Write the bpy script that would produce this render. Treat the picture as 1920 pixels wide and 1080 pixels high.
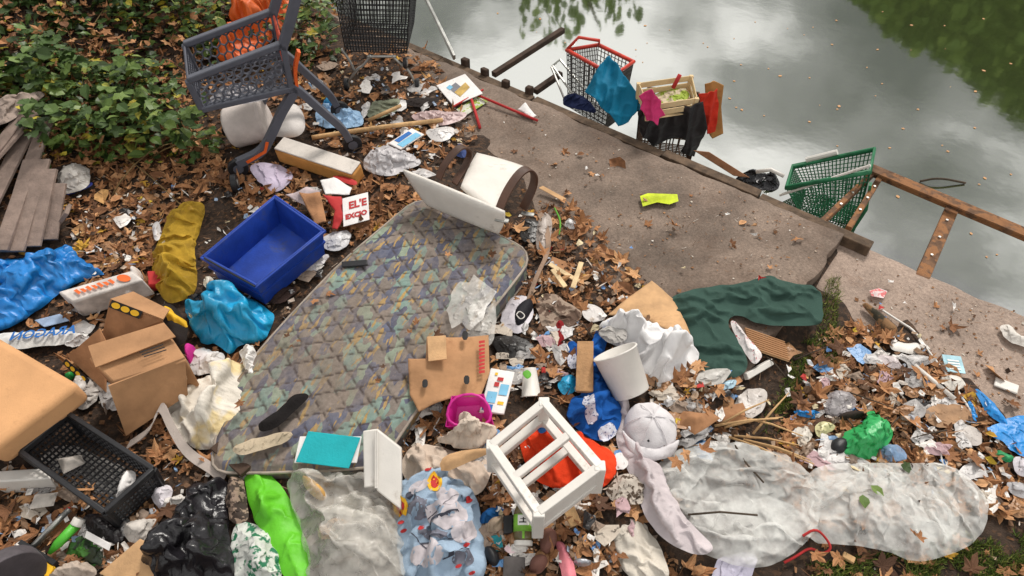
import bpy, bmesh, math, random
import numpy as np
from mathutils import Vector, Matrix
from mathutils.geometry import delaunay_2d_cdt
for o in list(bpy.data.objects): bpy.data.objects.remove(o)
random.seed(7); rng = np.random.default_rng(7)
SC = bpy.context.scene; COL = SC.collection
# ------------------------------------------------------------------ camera, sky, sun, exposure
CH, PITCH, F = 3.15, math.radians(47), 1280.0
cd = bpy.data.cameras.new('camera'); cam = bpy.data.objects.new('camera', cd); COL.objects.link(cam)
cam.location = (0, 0, CH); cam.rotation_euler = (math.radians(90) - PITCH, 0, 0)
cd.lens = 24; cd.sensor_width = 36; cd.clip_end = 2000; SC.camera = cam
SUN_EL, SUN_AZ = math.radians(50), math.radians(28)      # azimuth from +Y, clockwise
W = bpy.data.worlds.new('World'); SC.world = W; W.use_nodes = True
nt = W.node_tree; nt.nodes.clear()
def N(t, **k):
    n = nt.nodes.new(t)
    for a, b in k.items(): setattr(n, a, b)
    return n
sky = N('ShaderNodeTexSky', sky_type='NISHITA', sun_disc=False, sun_elevation=SUN_EL, sun_rotation=SUN_AZ)
tc = N('ShaderNodeTexCoord'); sep = N('ShaderNodeSeparateXYZ'); nt.links.new(tc.outputs['Generated'], sep.inputs[0])
mz = N('ShaderNodeMath', operation='MAXIMUM'); nt.links.new(sep.outputs['Z'], mz.inputs[0]); mz.inputs[1].default_value = 0.0
az = N('ShaderNodeMath', operation='ADD'); nt.links.new(mz.outputs[0], az.inputs[0]); az.inputs[1].default_value = 0.22
cmb = N('ShaderNodeCombineXYZ')
for i, a in enumerate('XY'):
    dv = N('ShaderNodeMath', operation='DIVIDE'); nt.links.new(sep.outputs[a], dv.inputs[0]); nt.links.new(az.outputs[0], dv.inputs[1]); nt.links.new(dv.outputs[0], cmb.inputs[i])
nz = N('ShaderNodeTexNoise'); nz.inputs['Scale'].default_value = 2.1; nz.inputs['Detail'].default_value = 7; nz.inputs['Roughness'].default_value = 0.56; nz.inputs['Distortion'].default_value = 0.25
mp = N('ShaderNodeMapping'); mp.inputs['Location'].default_value = (3.3, 1.9, 0); nt.links.new(cmb.outputs[0], mp.inputs[0]); nt.links.new(mp.outputs[0], nz.inputs['Vector'])
rp = N('ShaderNodeValToRGB'); nt.links.new(nz.outputs['Fac'], rp.inputs[0])
e = rp.color_ramp.elements; e[0].position = 0.34; e[0].color = (2.6, 2.6, 2.6, 1); e[1].position = 0.60; e[1].color = (23, 22.6, 21.6, 1)
e2 = e.new(0.47); e2.color = (7.0, 6.9, 6.7, 1)
mx = N('ShaderNodeMix', data_type='RGBA'); mx.inputs[0].default_value = 0.93
nt.links.new(sky.outputs[0], mx.inputs[6]); nt.links.new(rp.outputs[0], mx.inputs[7])
bg = N('ShaderNodeBackground'); bg.inputs[1].default_value = 0.05; nt.links.new(mx.outputs[2], bg.inputs[0])
ow = N('ShaderNodeOutputWorld'); nt.links.new(bg.outputs[0], ow.inputs[0])
sl = bpy.data.lights.new('sun', 'SUN'); sl.energy = 2.0; sl.angle = math.radians(14); sl.color = (1, 0.95, 0.88)
so = bpy.data.objects.new('sun', sl); COL.objects.link(so)
sd = Vector((math.sin(SUN_AZ) * math.cos(SUN_EL), math.cos(SUN_AZ) * math.cos(SUN_EL), math.sin(SUN_EL)))
so.rotation_euler = sd.to_track_quat('Z', 'Y').to_euler()
vs = SC.view_settings; vs.view_transform = 'Standard'; vs.look = 'None'; vs.gamma = 1; vs.exposure = 0.56; vs.use_curve_mapping = False
# ------------------------------------------------------------------ noise
def hsh(i, j, s):
    v = np.sin(i * 127.1 + j * 311.7 + s * 74.7) * 43758.5453
    return v - np.floor(v)
def vn(x, y, s=0):
    x = np.asarray(x, float); y = np.asarray(y, float)
    i = np.floor(x); j = np.floor(y); f = x - i; g = y - j
    f = f * f * f * (f * (f * 6 - 15) + 10); g = g * g * g * (g * (g * 6 - 15) + 10)
    return (hsh(i, j, s) * (1 - f) + hsh(i + 1, j, s) * f) * (1 - g) + (hsh(i, j + 1, s) * (1 - f) + hsh(i + 1, j + 1, s) * f) * g
def fbm(x, y, s=0, o=4):
    t = 0; a = 0.5
    for k in range(o):
        t = t + a * vn(x, y, s + k * 3.1); a *= .5; x, y = x * 1.9 + y * .7, y * 1.9 - x * .7
    return t
def ridge(x, y, s=0, o=3):
    t = 0; a = 0.55
    for k in range(o):
        t = t + a * (1 - np.abs(2 * vn(x, y, s + k * 5.3) - 1)); a *= .5; x, y = x * 1.7 + y * .9, y * 1.7 - x * .9
    return t
# ------------------------------------------------------------------ the lie of the land
E2 = np.array([2.17, 3.30]); U = np.array([0.777, -0.629]); U /= np.linalg.norm(U); NI = np.array([-U[1] * -1, U[0]]) * -1
NI = np.array([-0.629, -0.777]); NI -= U * NI.dot(U); NI /= np.linalg.norm(NI)
def ray(px, py):
    r = (px - 960) / F; d = (py - 540) / F
    return Vector((r, math.cos(PITCH) - d * math.sin(PITCH), -math.sin(PITCH) - d * math.cos(PITCH)))
def PZ(px, py, z=0.0):
    D = ray(px, py); t = (z - CH) / D.z
    return Vector((D.x * t, D.y * t, z))
def ab(x, y):
    return (x - E2[0]) * U[0] + (y - E2[1]) * U[1], (x - E2[0]) * NI[0] + (y - E2[1]) * NI[1]
def AB(a, b, z): p = E2 + U * a + NI * b; return Vector((p[0], p[1], z))
SW = 1.58
bl = [ab(*PZ(x, y, .12)[:2]) for x, y in [(700, -60), (770, 95), (850, 235), (1000, 330), (1055, 430), (1130, 500), (1280, 590), (1380, 735)]]
bl.sort(); BA = np.array([q[0] for q in bl] + [0.0]); BB = np.array([q[1] for q in bl] + [1.62])
br = [ab(*PZ(x, y, 0)[:2]) for x, y in [(1555, 560), (1600, 600), (1700, 610), (1790, 700), (1850, 770), (1990, 850)]]
br.sort(); RA = np.array([q[0] for q in br]); RB = np.array([q[1] for q in br])
def ss(x, a, b): t = np.clip((x - a) / (b - a), 0, 1); return t * t * (3 - 2 * t)
def earth(x, y):
    a, b = ab(x, y)
    lvl = 0.12 * ss(-a, -.12, .10)
    bs = np.where(a < 0, np.interp(a, BA, BB), np.interp(a, RA, RB)) + (vn(x * 5, y * 5, 3) - .5) * .25
    z = lvl - .05 + ss(b, bs - .06, bs + .10) * .075
    z = z + (fbm(x * 3, y * 3, 5) - .47) * .07 * ss(b, bs, bs + .4)
    L = (x + 3.25) * -.92 + (y - 3.2) * .39
    hill = np.where(L > -.3, .38 * np.maximum(L + .3, 0) ** 1.15, 0)
    z = z + hill * ss(b, .3, 1.2) + .10 * (fbm(x * 1.3, y * 1.3, 9) - .45) * ss(L, -.5, .6)
    return np.where(b < 0.02, -1.0, z)
def ground(x, y):
    a, b = ab(x, y)
    sl_ = np.where((b > 0) & (b < SW) & (a <= 0), .12, np.where((b > -.12) & (a > 0) & (b < 1.5), .0, -1.0))
    return float(np.maximum(earth(x, y), sl_))
def P(px, py, h=0.0):
    z = 0.1
    for k in range(40):
        q = PZ(px, py, z + h); g = max(ground(q.x, q.y), -.4)
        if abs(g - z) < 1e-4: break
        z += (g - z) * .6
    return PZ(px, py, z + h)
# ------------------------------------------------------------------ materials
def srgb(c): return tuple(((v / 255) / 12.92 if v / 255 < .04045 else ((v / 255 + .055) / 1.055) ** 2.4) for v in c[:3])
MATS = {}
def M(name, col, rough=.75, var=.3, vs=9, dirt=.25, ds=4, dcol=(66, 50, 38), bump=.25, bs=70, metal=0, film=None, col2=None, c2s=6, c2t=.5, spec=.4, back=None, stretch=None):
    """film: opacity of a thin translucent sheet; col2: second colour in patches; dirt: stains and specks"""
    if name in MATS: return MATS[name]
    m = bpy.data.materials.new(name); m.use_nodes = True; t = m.node_tree; b = t.nodes['Principled BSDF']; L = t.links.new
    tc = t.nodes.new('ShaderNodeTexCoord'); vec = tc.outputs['Object']
    if stretch:
        mpp = t.nodes.new('ShaderNodeMapping'); mpp.inputs['Scale'].default_value = stretch; L(vec, mpp.inputs[0]); vec = mpp.outputs[0]
    def noise(s, d=4, r=.6):
        n = t.nodes.new('ShaderNodeTexNoise'); n.inputs['Scale'].default_value = s; n.inputs['Detail'].default_value = d; n.inputs['Roughness'].default_value = r; L(vec, n.inputs['Vector']); return n.outputs['Fac']
    def ramp(f, a, b_):
        n = t.nodes.new('ShaderNodeMapRange'); n.inputs[1].default_value = a; n.inputs[2].default_value = b_; L(f, n.inputs[0]); return n.outputs[0]
    def mix(f, x, y, mode='MIX'):
        n = t.nodes.new('ShaderNodeMix'); n.data_type = 'RGBA'; n.blend_type = mode
        for s, v in ((0, f), (6, x), (7, y)):
            if isinstance(v, (tuple, float, int)): n.inputs[s].default_value = v if not isinstance(v, tuple) else (*v[:3], 1)
            else: L(v, n.inputs[s])
        return n.outputs[2]
    c = srgb(col)
    cur = mix(ramp(noise(vs), .35, .65), tuple(v * (1 - var) for v in c), tuple(min(v * (1 + var * .6), .93) for v in c))
    if col2: cur = mix(ramp(noise(c2s, 3), c2t - .03, c2t + .03), cur, srgb(col2))
    if dirt:
        cur = mix(ramp(noise(ds, 6, .7), .74 - dirt * .36, .86 - dirt * .2), cur, srgb(dcol))
        cur = mix(ramp(noise(ds * 11, 4, .7), .76 - dirt * .10, .82 - dirt * .06), cur, srgb((52, 40, 32)))
    L(cur, b.inputs['Base Color'])
    L(ramp(noise(vs * 2), .2, .9), b.inputs['Roughness']) if False else None
    b.inputs['Roughness'].default_value = rough; b.inputs['Metallic'].default_value = metal; b.inputs['Specular IOR Level'].default_value = spec
    if bump:
        bn = t.nodes.new('ShaderNodeBump'); bn.inputs['Strength'].default_value = bump; bn.inputs['Distance'].default_value = .01; L(noise(bs, 5), bn.inputs['Height']); L(bn.outputs[0], b.inputs['Normal'])
    if film is not None:
        tr = t.nodes.new('ShaderNodeBsdfTransparent'); ms = t.nodes.new('ShaderNodeMixShader'); L(tr.outputs[0], ms.inputs[1]); L(b.outputs[0], ms.inputs[2])
        n = t.nodes.new('ShaderNodeMapRange'); n.inputs[1].default_value = .3; n.inputs[2].default_value = .7; n.inputs[3].default_value = film * .7; n.inputs[4].default_value = min(1, film * 1.35); L(noise(14, 5), n.inputs[0])
        L(n.outputs[0], ms.inputs[0]); L(ms.outputs[0], t.nodes['Material Output'].inputs[0])
    MATS[name] = m; return m
def Mtint(name, stops, rough=.7, attr='tint', trans=0.0):
    """leaf material: colour by the per-leaf attribute"""
    m = bpy.data.materials.new(name); m.use_nodes = True; t = m.node_tree; b = t.nodes['Principled BSDF']; L = t.links.new
    a = t.nodes.new('ShaderNodeAttribute'); a.attribute_name = attr
    r = t.nodes.new('ShaderNodeValToRGB'); L(a.outputs['Fac'], r.inputs[0]); el = r.color_ramp.elements
    for k, (p, c) in enumerate(stops):
        x = el[k] if k < 2 else el.new(p); x.position = p; x.color = (*srgb(c), 1)
    tc = t.nodes.new('ShaderNodeTexCoord'); n = t.nodes.new('ShaderNodeTexNoise'); n.inputs['Scale'].default_value = 40; n.inputs['Detail'].default_value = 3; L(tc.outputs['Object'], n.inputs['Vector'])
    mr = t.nodes.new('ShaderNodeMapRange'); mr.inputs[1].default_value = .3; mr.inputs[2].default_value = .7; mr.inputs[3].default_value = .65; mr.inputs[4].default_value = 1.2; L(n.outputs['Fac'], mr.inputs[0])
    mm = t.nodes.new('ShaderNodeMix'); mm.data_type = 'RGBA'; mm.blend_type = 'MULTIPLY'; mm.inputs[0].default_value = 1; L(r.outputs[0], mm.inputs[6]); L(mr.outputs[0], mm.inputs[7])
    L(mm.outputs[2], b.inputs['Base Color']); b.inputs['Roughness'].default_value = rough; b.inputs['Specular IOR Level'].default_value = .3
    return m
# ------------------------------------------------------------------ builders
def link(o, parent=None):
    COL.objects.link(o)
    if parent: o.parent = parent; o.matrix_parent_inverse = Matrix.Translation(-Vector(parent.location))
    return o
def tag(o, label=None, cat=None, group=None, kind=None):
    for k, v in (('label', label), ('category', cat), ('group', group), ('kind', kind)):
        if v: o[k] = v
    return o
def mesh(name, V, Fc, mat, parent=None, smooth=False, origin=None, tints=None):
    """one mesh object from WORLD coordinates; its origin goes to the base of its middle"""
    V = np.asarray(V, float).reshape(-1, 3)
    if origin is None: origin = np.array([*(V[:, :2].min(0) + V[:, :2].max(0)) / 2, V[:, 2].min()])
    me = bpy.data.meshes.new(name); me.from_pydata((V - np.asarray(origin)).tolist(), [], Fc if isinstance(Fc, list) else Fc.tolist())
    if smooth: me.polygons.foreach_set('use_smooth', [True] * len(me.polygons))
    for m in (mat if isinstance(mat, list) else [mat]): me.materials.append(m)
    if tints is not None:
        at = me.attributes.new('tint', 'FLOAT', 'POINT'); at.data.foreach_set('value', np.asarray(tints, np.float32))
    me.update(); o = bpy.data.objects.new(name, me); o.location = origin
    return link(o, parent)
def thing(name, loc, label, cat, group=None):
    o = bpy.data.objects.new(name, None); o.location = loc; o.empty_display_size = .05; COL.objects.link(o); return tag(o, label, cat, group)
def vec(p): return np.array([p[0], p[1], p[2]], float)
class MB:
    """collects boxes, bars and tubes for ONE mesh"""
    def __init__(s): s.v = []; s.f = []
    def add(s, V, Fc):
        n = len(s.v); s.v += [tuple(map(float, q)) for q in V]; s.f += [tuple(i + n for i in g) for g in Fc]; return s
    def para(s, A, B, C, D):
        """box from corner A and its three neighbours"""
        A, B, C, D = map(vec, (A, B, C, D)); b, c, d = B - A, C - A, D - A
        V = [A, A + b, A + b + c, A + c]; V += [q + d for q in V]
        Fq = [(3, 2, 1, 0), (4, 5, 6, 7), (0, 1, 5, 4), (1, 2, 6, 5), (2, 3, 7, 6), (3, 0, 4, 7)]
        if np.dot(np.cross(b, c), d) < 0: Fq = [g[::-1] for g in Fq]
        return s.add(V, Fq)
    def bar(s, A, B, w, h, up=(0, 0, 1)):
        A, B = vec(A), vec(B); d = B - A; u = np.asarray(up, float); l = np.cross(d, u); l /= max(np.linalg.norm(l), 1e-9); n = np.cross(l, d); n /= max(np.linalg.norm(n), 1e-9)
        return s.para(A - l * w / 2 - n * h / 2, B - l * w / 2 - n * h / 2, A + l * w / 2 - n * h / 2, A - l * w / 2 + n * h / 2)
    def tube(s, pts, r, k=8, closed=False):
        pts = [vec(p) for p in pts]; n = len(pts); rr = r if hasattr(r, '__len__') else [r] * n; rings = []; prev = None
        for i, p in enumerate(pts):
            a = pts[(i - 1) % n] if (i or closed) else p; b = pts[(i + 1) % n] if (i < n - 1 or closed) else p
            d = b - a; d /= max(np.linalg.norm(d), 1e-9)
            x = np.cross(d, (0, 0, 1) if prev is None else prev)
            if prev is None and np.linalg.norm(x) < .1: x = np.cross(d, (1, 0, 0))
            x /= np.linalg.norm(x); y = np.cross(d, x); prev = -y if prev is None else np.cross(x, d)
            rings.append([p + rr[i] * (math.cos(2 * math.pi * j / k) * x + math.sin(2 * math.pi * j / k) * y) for j in range(k)])
        V = [q for g in rings for q in g]; Fq = []
        for i in range(n if closed else n - 1):
            i2 = (i + 1) % n
            Fq += [(i * k + j, i * k + (j + 1) % k, i2 * k + (j + 1) % k, i2 * k + j) for j in range(k)]
        if not closed: Fq += [tuple(range(k))[::-1], tuple((n - 1) * k + j for j in range(k))]
        return s.add(V, Fq)
    def grid(s, A, B, C, D, nx, ny, r):
        """wire panel on the quad A B C D"""
        A, B, C, D = map(vec, (A, B, C, D))
        for i in range(nx + 1): t = i / nx; s.tube([A + (B - A) * t, D + (C - D) * t], r, 4)
        for j in range(ny + 1): t = j / ny; s.tube([A + (D - A) * t, B + (C - B) * t], r, 4)
        return s
    def build(s, name, mat, parent=None, smooth=False, bevel=0, seg=2, wob=0):
        V = np.array(s.v)
        if wob: V += rng.normal(0, wob, V.shape)
        o = mesh(name, V, s.f, mat, parent, smooth)
        if bevel:
            m = o.modifiers.new('bevel', 'BEVEL'); m.width = bevel; m.segments = seg; m.limit_method = 'ANGLE'
            for p in o.data.polygons: p.use_smooth = True
            o.data.set_sharp_from_angle(angle=math.radians(50)) if hasattr(o.data, 'set_sharp_from_angle') else None
        return o
def chaikin(p, n):
    for _ in range(n):
        q = []
        for i in range(len(p)):
            a, b = p[i], p[(i + 1) % len(p)]; q += [a * .75 + b * .25, a * .25 + b * .75]
        p = q
    return p
def triangulate(pts, n):
    """points through the inside of an outline, Delaunay-joined"""
    pts = np.array(pts)[:, :2]; x, y = pts[:, 0], pts[:, 1]
    area = abs(np.sum(x * np.roll(y, -1) - np.roll(x, -1) * y)) / 2; s = math.sqrt(area / n)
    ed = []
    for i in range(len(pts)):
        a, b = pts[i], pts[(i + 1) % len(pts)]; k = max(1, int(round(np.linalg.norm(b - a) / s)))
        ed += [a + (b - a) * j / k for j in range(k)]
    ed = np.array(ed)
    gx, gy = np.meshgrid(np.arange(x.min(), x.max(), s), np.arange(y.min(), y.max(), s * .866)); gx = gx + (np.arange(gx.shape[0]) % 2)[:, None] * s / 2
    g = np.stack([gx.ravel(), gy.ravel()], 1); g += rng.uniform(-.18, .18, g.shape) * s
    ins = np.zeros(len(g), bool); j = len(ed) - 1
    for i in range(len(ed)):
        a, b = ed[i], ed[j]; c = ((a[1] > g[:, 1]) != (b[1] > g[:, 1])) & (g[:, 0] < (b[0] - a[0]) * (g[:, 1] - a[1]) / (b[1] - a[1] + 1e-12) + a[0]); ins ^= c; j = i
    g = g[ins]; d = edged(g, ed); g = g[d > s * .45]
    al = np.vstack([ed, g]); ne = len(ed)
    r = delaunay_2d_cdt([Vector(q) for q in al.tolist()], [(i, (i + 1) % ne) for i in range(ne)], [], 1, 1e-6)
    V = np.array([tuple(q) for q in r[0]]); T = [tuple(f) for f in r[2]]
    nv = len(V); return V, T, edged(V, ed), s
def edged(g, ed):
    d = np.full(len(g), 1e9)
    for i in range(len(ed)):
        a = ed[i]; b = ed[(i + 1) % len(ed)]; ab_ = b - a; t = np.clip(((g - a) @ ab_) / (ab_ @ ab_ + 1e-12), 0, 1)
        d = np.minimum(d, np.linalg.norm(g - a - t[:, None] * ab_, axis=1))
    return d
SEED = [10]; CE = 2.1; FOOT = []
def creases(x, y, s, k=7):
    """sharp straight folds in many directions, each fading in and out"""
    r = np.random.default_rng(s); t = 0
    for i in range(k):
        a = r.uniform(0, 3.1416); f = r.uniform(.6, 1.5); v = (x * math.cos(a) + y * math.sin(a)) * f + r.uniform(0, 9)
        t = t + (np.abs(2 * (v - np.floor(v)) - 1) - .5) * ss(vn(x * .7 + i * 3, y * .7, s + i), .25, .7)
    return t / math.sqrt(k) * 1.6
def settle(Pz, T, k, ang, floor, pin, it, bend, ceil):
    """let a sheet that is larger than its outline buckle and fall on what lies under it"""
    T = np.array(T); E = np.sort(np.vstack([T[:, [0, 1]], T[:, [1, 2]], T[:, [2, 0]]]), axis=1); op = np.concatenate([T[:, 2], T[:, 0], T[:, 1]])
    key = E[:, 0] * len(Pz) + E[:, 1]; od = np.argsort(key, kind='stable'); ks = key[od]; same = np.where(ks[1:] == ks[:-1])[0]
    B = np.stack([op[od[same]], op[od[same + 1]]], 1); E = E[od][np.concatenate([[True], ks[1:] != ks[:-1]])]
    F2 = Pz[:, :2]; fz = floor; ca, sa = math.cos(ang or 0), math.sin(ang or 0)
    def rest(C):
        d = F2[C[:, 1]] - F2[C[:, 0]]; u, v = d[:, 0] * ca + d[:, 1] * sa, -d[:, 0] * sa + d[:, 1] * ca; w = fz[C[:, 1]] - fz[C[:, 0]]; g = np.sqrt(1 + w * w / (u * u + v * v + 1e-12)); return np.hypot(u * (1 + k), v * (1 + (k if ang is None else k * .25))) * np.minimum(g, 2.2)
    C = np.vstack([E, B]); R = rest(C); W = np.concatenate([np.ones(len(E)), np.full(len(B), bend)]); N = len(Pz); cnt = np.bincount(C.ravel(), np.repeat(W, 2), N)[:, None] + 1e-9; free = (~pin)[:, None]; X = Pz.copy()
    for i in range(it):
        d = X[C[:, 1]] - X[C[:, 0]]; L = np.sqrt((d * d).sum(1)) + 1e-9; m = (W * .5 * (L - R) / L)[:, None] * d; G = np.empty_like(X)
        for c in range(3): G[:, c] = np.bincount(C[:, 0], m[:, c], N) - np.bincount(C[:, 1], m[:, c], N)
        X += 1.7 * G / cnt * free; X[:, 2] -= .0004; X[:, 2] = np.maximum(np.minimum(X[:, 2], floor + ceil), floor)
    return X
def blob(name, px, h, mat, label=None, cat=None, mode='plastic', amp=.03, freq=9, base=0.0, edge=.13, n=900, sm=2, parent=None, ang=None, aniso=3.0, lifts=None, thick=None, jit=.012, group=None, noup=False, z=None, lat=.5, fine=.25, warp=1.0, sim=None, bend=.15, it=150, sub=0, grain=1.0, foot=True):
    """a lying soft or thin thing: its outline on the ground, buckled over a lumpy filling of height h.
    lifts: height of each outline corner (a draped or stiff sheet); thick: closed sheet of that thickness."""
    SEED[0] += 1; sd_ = SEED[0]; pxs = [np.array(q, float) for q in px]; pts = []; k = len(pxs)
    base = base + (.03 if (not parent and not lifts and z is None) else 0); sgn = np.sign(sum(pxs[i][0] * pxs[(i + 1) % k][1] - pxs[(i + 1) % k][0] * pxs[i][1] for i in range(k)))
    for i, q in enumerate(pxs):
        tn = pxs[(i + 1) % k] - pxs[i - 1]; nr = np.array([tn[1], -tn[0]]) * sgn; up = max(0, -nr[1] / (np.linalg.norm(nr) + 1e-9)) if not noup else 0
        hh = base + (lifts[i] if lifts else .5 * h * up)
        p = P(q[0], q[1], hh) if z is None else PZ(q[0], q[1], z + hh - base)
        pts.append(np.array([p.x, p.y, p.z]))
    L0 = np.array(pts); pts = chaikin(pts, sm) if sm else pts
    if sm: c_0 = sum(pts) / len(pts); pts = [c_0 + (p - c_0) * np.array([1.05, 1.05, 1]) for p in pts]
    if not parent and foot: FOOT.append(np.array(pts)[:, :2])
    if mode in ('plastic', 'cloth') and n >= 200 and jit and not lifts:
        den = []
        for i in range(len(pts)):
            a, c = pts[i], pts[(i + 1) % len(pts)]; m = max(1, int(np.linalg.norm((c - a)[:2]) / .025)); den += [a + (c - a) * j / m for j in range(m)]
        ctr = sum(den) / len(den); pts = []
        for i, p in enumerate(den): dv = (p - ctr) * [1, 1, 0]; dv /= np.linalg.norm(dv) + 1e-9; pts.append(p + dv * jit * 2.2 * (float(ridge(p[0] * 16, p[1] * 16, sd_ + 50, 2)) - .45))
    if sim is None and mode in ('plastic', 'cloth'): sim = .52 if mode == 'cloth' else .32
    if sim:
        pa = np.array(pts)[:, :2]; ar = abs(np.sum(pa[:, 0] * np.roll(pa[:, 1], -1) - np.roll(pa[:, 0], -1) * pa[:, 1])) / 2
        sp_ = float(np.clip(math.sqrt(ar) / 19, .007, .0205)) * (1 if mode == 'cloth' else .78) * grain; n = max(40, ar / sp_ ** 2); sub = sub or (2 if mode == 'cloth' and ar > .11 else 1 if ar > .008 else 0)
        ang = ang if ang is not None or mode == 'plastic' else (sd_ * 1.7) % 3.14
    V, T, d, s = triangulate(pts, n)
    x, y = V[:, 0].copy(), V[:, 1].copy(); u, v = x - x.mean(), y - y.mean()
    if ang is not None: ca, sa = math.cos(ang), math.sin(ang); u, v = u * ca + v * sa, (-u * sa + v * ca) / aniso
    e_ = min(edge, .9 * d.max()); t = np.clip(d / e_, 0, 1); dome = .3 * np.sqrt(1 - (1 - t) ** 2) + .7 * ss(t, 0, 1) if mode != 'smooth' else np.sqrt(1 - (1 - t) ** 2)
    wx = (fbm(u * freq * .4, v * freq * .4, sd_) - .47) * warp; wy = (fbm(u * freq * .4 + 9, v * freq * .4 + 4, sd_ + 1) - .47) * warp
    if mode in ('plastic', 'cloth'):
        A_ = (.16 if mode == 'cloth' else .10) * warp; X_ = x + A_ * 2 * (fbm(x * 3.2, y * 3.2, sd_) - .47) + .03 * (vn(x * 14, y * 14, sd_ + 31) - .5); Y_ = y + A_ * 2 * (fbm(x * 3.2 + 9, y * 3.2 + 4, sd_ + 1) - .47) + .03 * (vn(x * 14 + 5, y * 14, sd_ + 32) - .5)
        an0 = ang if ang is not None else (sd_ * 1.7) % 3.14
        def lay(an, f, st, s2): c_, s_ = math.cos(an), math.sin(an); return 1 - np.abs(2 * vn((X_ * c_ + Y_ * s_) * f, (-X_ * s_ + Y_ * c_) * f / st, s2) - 1)
        mk = ss(fbm(x * 4.5, y * 4.5, sd_ + 4), .30, .58)
    if mode == 'cloth': fl = 1.15 * lay(an0, freq * 1.0, aniso, sd_) ** 1.4 * (.35 + .65 * mk) + .8 * lay(an0 + 1.1, freq * 1.1, aniso, sd_ + 3) ** 1.6 * (1 - mk * .8) + (.3 + fine) * .5 * lay(an0 + .4, freq * 2.6, aniso, sd_ + 8) + .2 * lay(an0 + 2, freq * 4.6, 2, sd_ + 9) - .95
    elif mode == 'plastic': fl = .75 * creases(X_ * freq * .8, Y_ * freq * .8, sd_) + .55 * lay(an0, freq, 2.2, sd_) ** 1.5 + .35 * lay(an0 + 1.3, freq * 2.1, 2.5, sd_ + 2) + (.2 + fine) * .45 * creases(X_ * freq * 2.7, Y_ * freq * 2.7, sd_ + 8, 6) - .55
    else: fl = fbm(u * freq, v * freq, sd_) - .47
    if lifts:
        w = 1 / (np.linalg.norm(V[:, None, :] - L0[None, :, :2], axis=2) ** 2 + 1e-4); lz = (w * L0[None, :, 2]).sum(1) / w.sum(1); fo = lz + h * dome - .06
        Z = lz + h * dome + fl * amp * (.35 + .65 * t); gz = lz.min()
    else:
        g = np.array([max(ground(a, b), -.42) for a, b in V[:: max(1, len(V) // 60)]]); gz = np.median(g) if z is None else z - base
        lump = .35 + 1.1 * ss(fbm(x * 5, y * 5, sd_ + 2, 3), .22, .62) if mode in ('plastic', 'cloth') else .9
        fo = gz + base + .004 + h * .75 * dome * lump; Z = fo + (fl + .4) * amp * t
    T = [f if np.cross(V[f[1]] - V[f[0]], V[f[2]] - V[f[0]]) > 0 else f[::-1] for f in T]
    W3 = np.stack([x, y, Z], 1)
    if sim: W3 = settle(W3, T, sim * min(1.15, amp / .06 + .3), ang, fo, d < 1e-4, it, bend, (.064 if lifts else .004) + CE * amp * (.3 + .7 * t) * (.5 + fbm(x * 7, y * 7, sd_ + 60)))
    o = mesh(name, W3, T, mat, parent, smooth=True)
    if sub: m = o.modifiers.new('smooth', 'SUBSURF'); m.levels = m.render_levels = sub
    if thick:
        m = o.modifiers.new('thickness', 'SOLIDIFY'); m.thickness = thick; m.offset = -1
    return tag(o, label, cat, group)
def hang(name, px, plane, mat, label, cat, amp=.03, freq=12, up=None, n=900, fine=.3, thick=None):
    """a cloth or board hanging in a leaning plane given by three points"""
    SEED[0] += 1; sd_ = SEED[0]; A, B, C = map(vec, plane); nn = np.cross(B - A, C - A); nn /= np.linalg.norm(nn); nn = nn if nn[1] < 0 else -nn
    e1 = np.cross(nn, (0, 0, 1)); e1 /= np.linalg.norm(e1); e2 = np.cross(nn, e1); o_ = np.array([0, 0, CH]); pts = []
    for q in px:
        D = vec(ray(*q)); w = o_ + D * np.dot(A - o_, nn) / np.dot(D, nn); pts.append(np.array([np.dot(w - A, e1), np.dot(w - A, e2), 0]))
    V, T, d, s = triangulate(pts, n); x, y = V[:, 0], V[:, 1]; X_ = x + .10 * (fbm(x * 4, y * 4, sd_) - .47) + y * .25 * (vn(x * 3, 1, sd_) - .5)
    fo = amp * (1.3 * (1 - np.abs(2 * vn(X_ * freq, y * freq * .16, sd_ + 1) - 1)) ** 1.3 + .6 * (1 - np.abs(2 * vn(X_ * freq * 2.1, y * freq * .3, sd_ + 2) - 1)) + fine * (1 - np.abs(2 * vn(x * freq * 2, y * freq * 1.4, sd_ + 5) - 1)) - .8)
    W = A + x[:, None] * e1 + y[:, None] * e2 + fo[:, None] * nn; o = mesh(name, W, [tuple(f) for f in T], mat, smooth=True)
    m = o.modifiers.new('thickness', 'SOLIDIFY'); m.thickness = thick or .004
    return tag(o, label, cat)
def slab3(name, A, B, C, th, mat, label=None, cat=None, parent=None, bevel=.004, seg=2, wob=0, group=None):
    """board, block or box: corner A, neighbours B and C on its top face, thickness th downwards"""
    A, B, C = map(vec, (A, B, C)); n = np.cross(B - A, C - A); n /= np.linalg.norm(n); n = n if n[2] < 0 else -n
    o = MB().para(A, B, C, A + n * th).build(name, mat, parent, bevel=bevel, seg=seg, wob=wob); return tag(o, label, cat, group)
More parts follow.
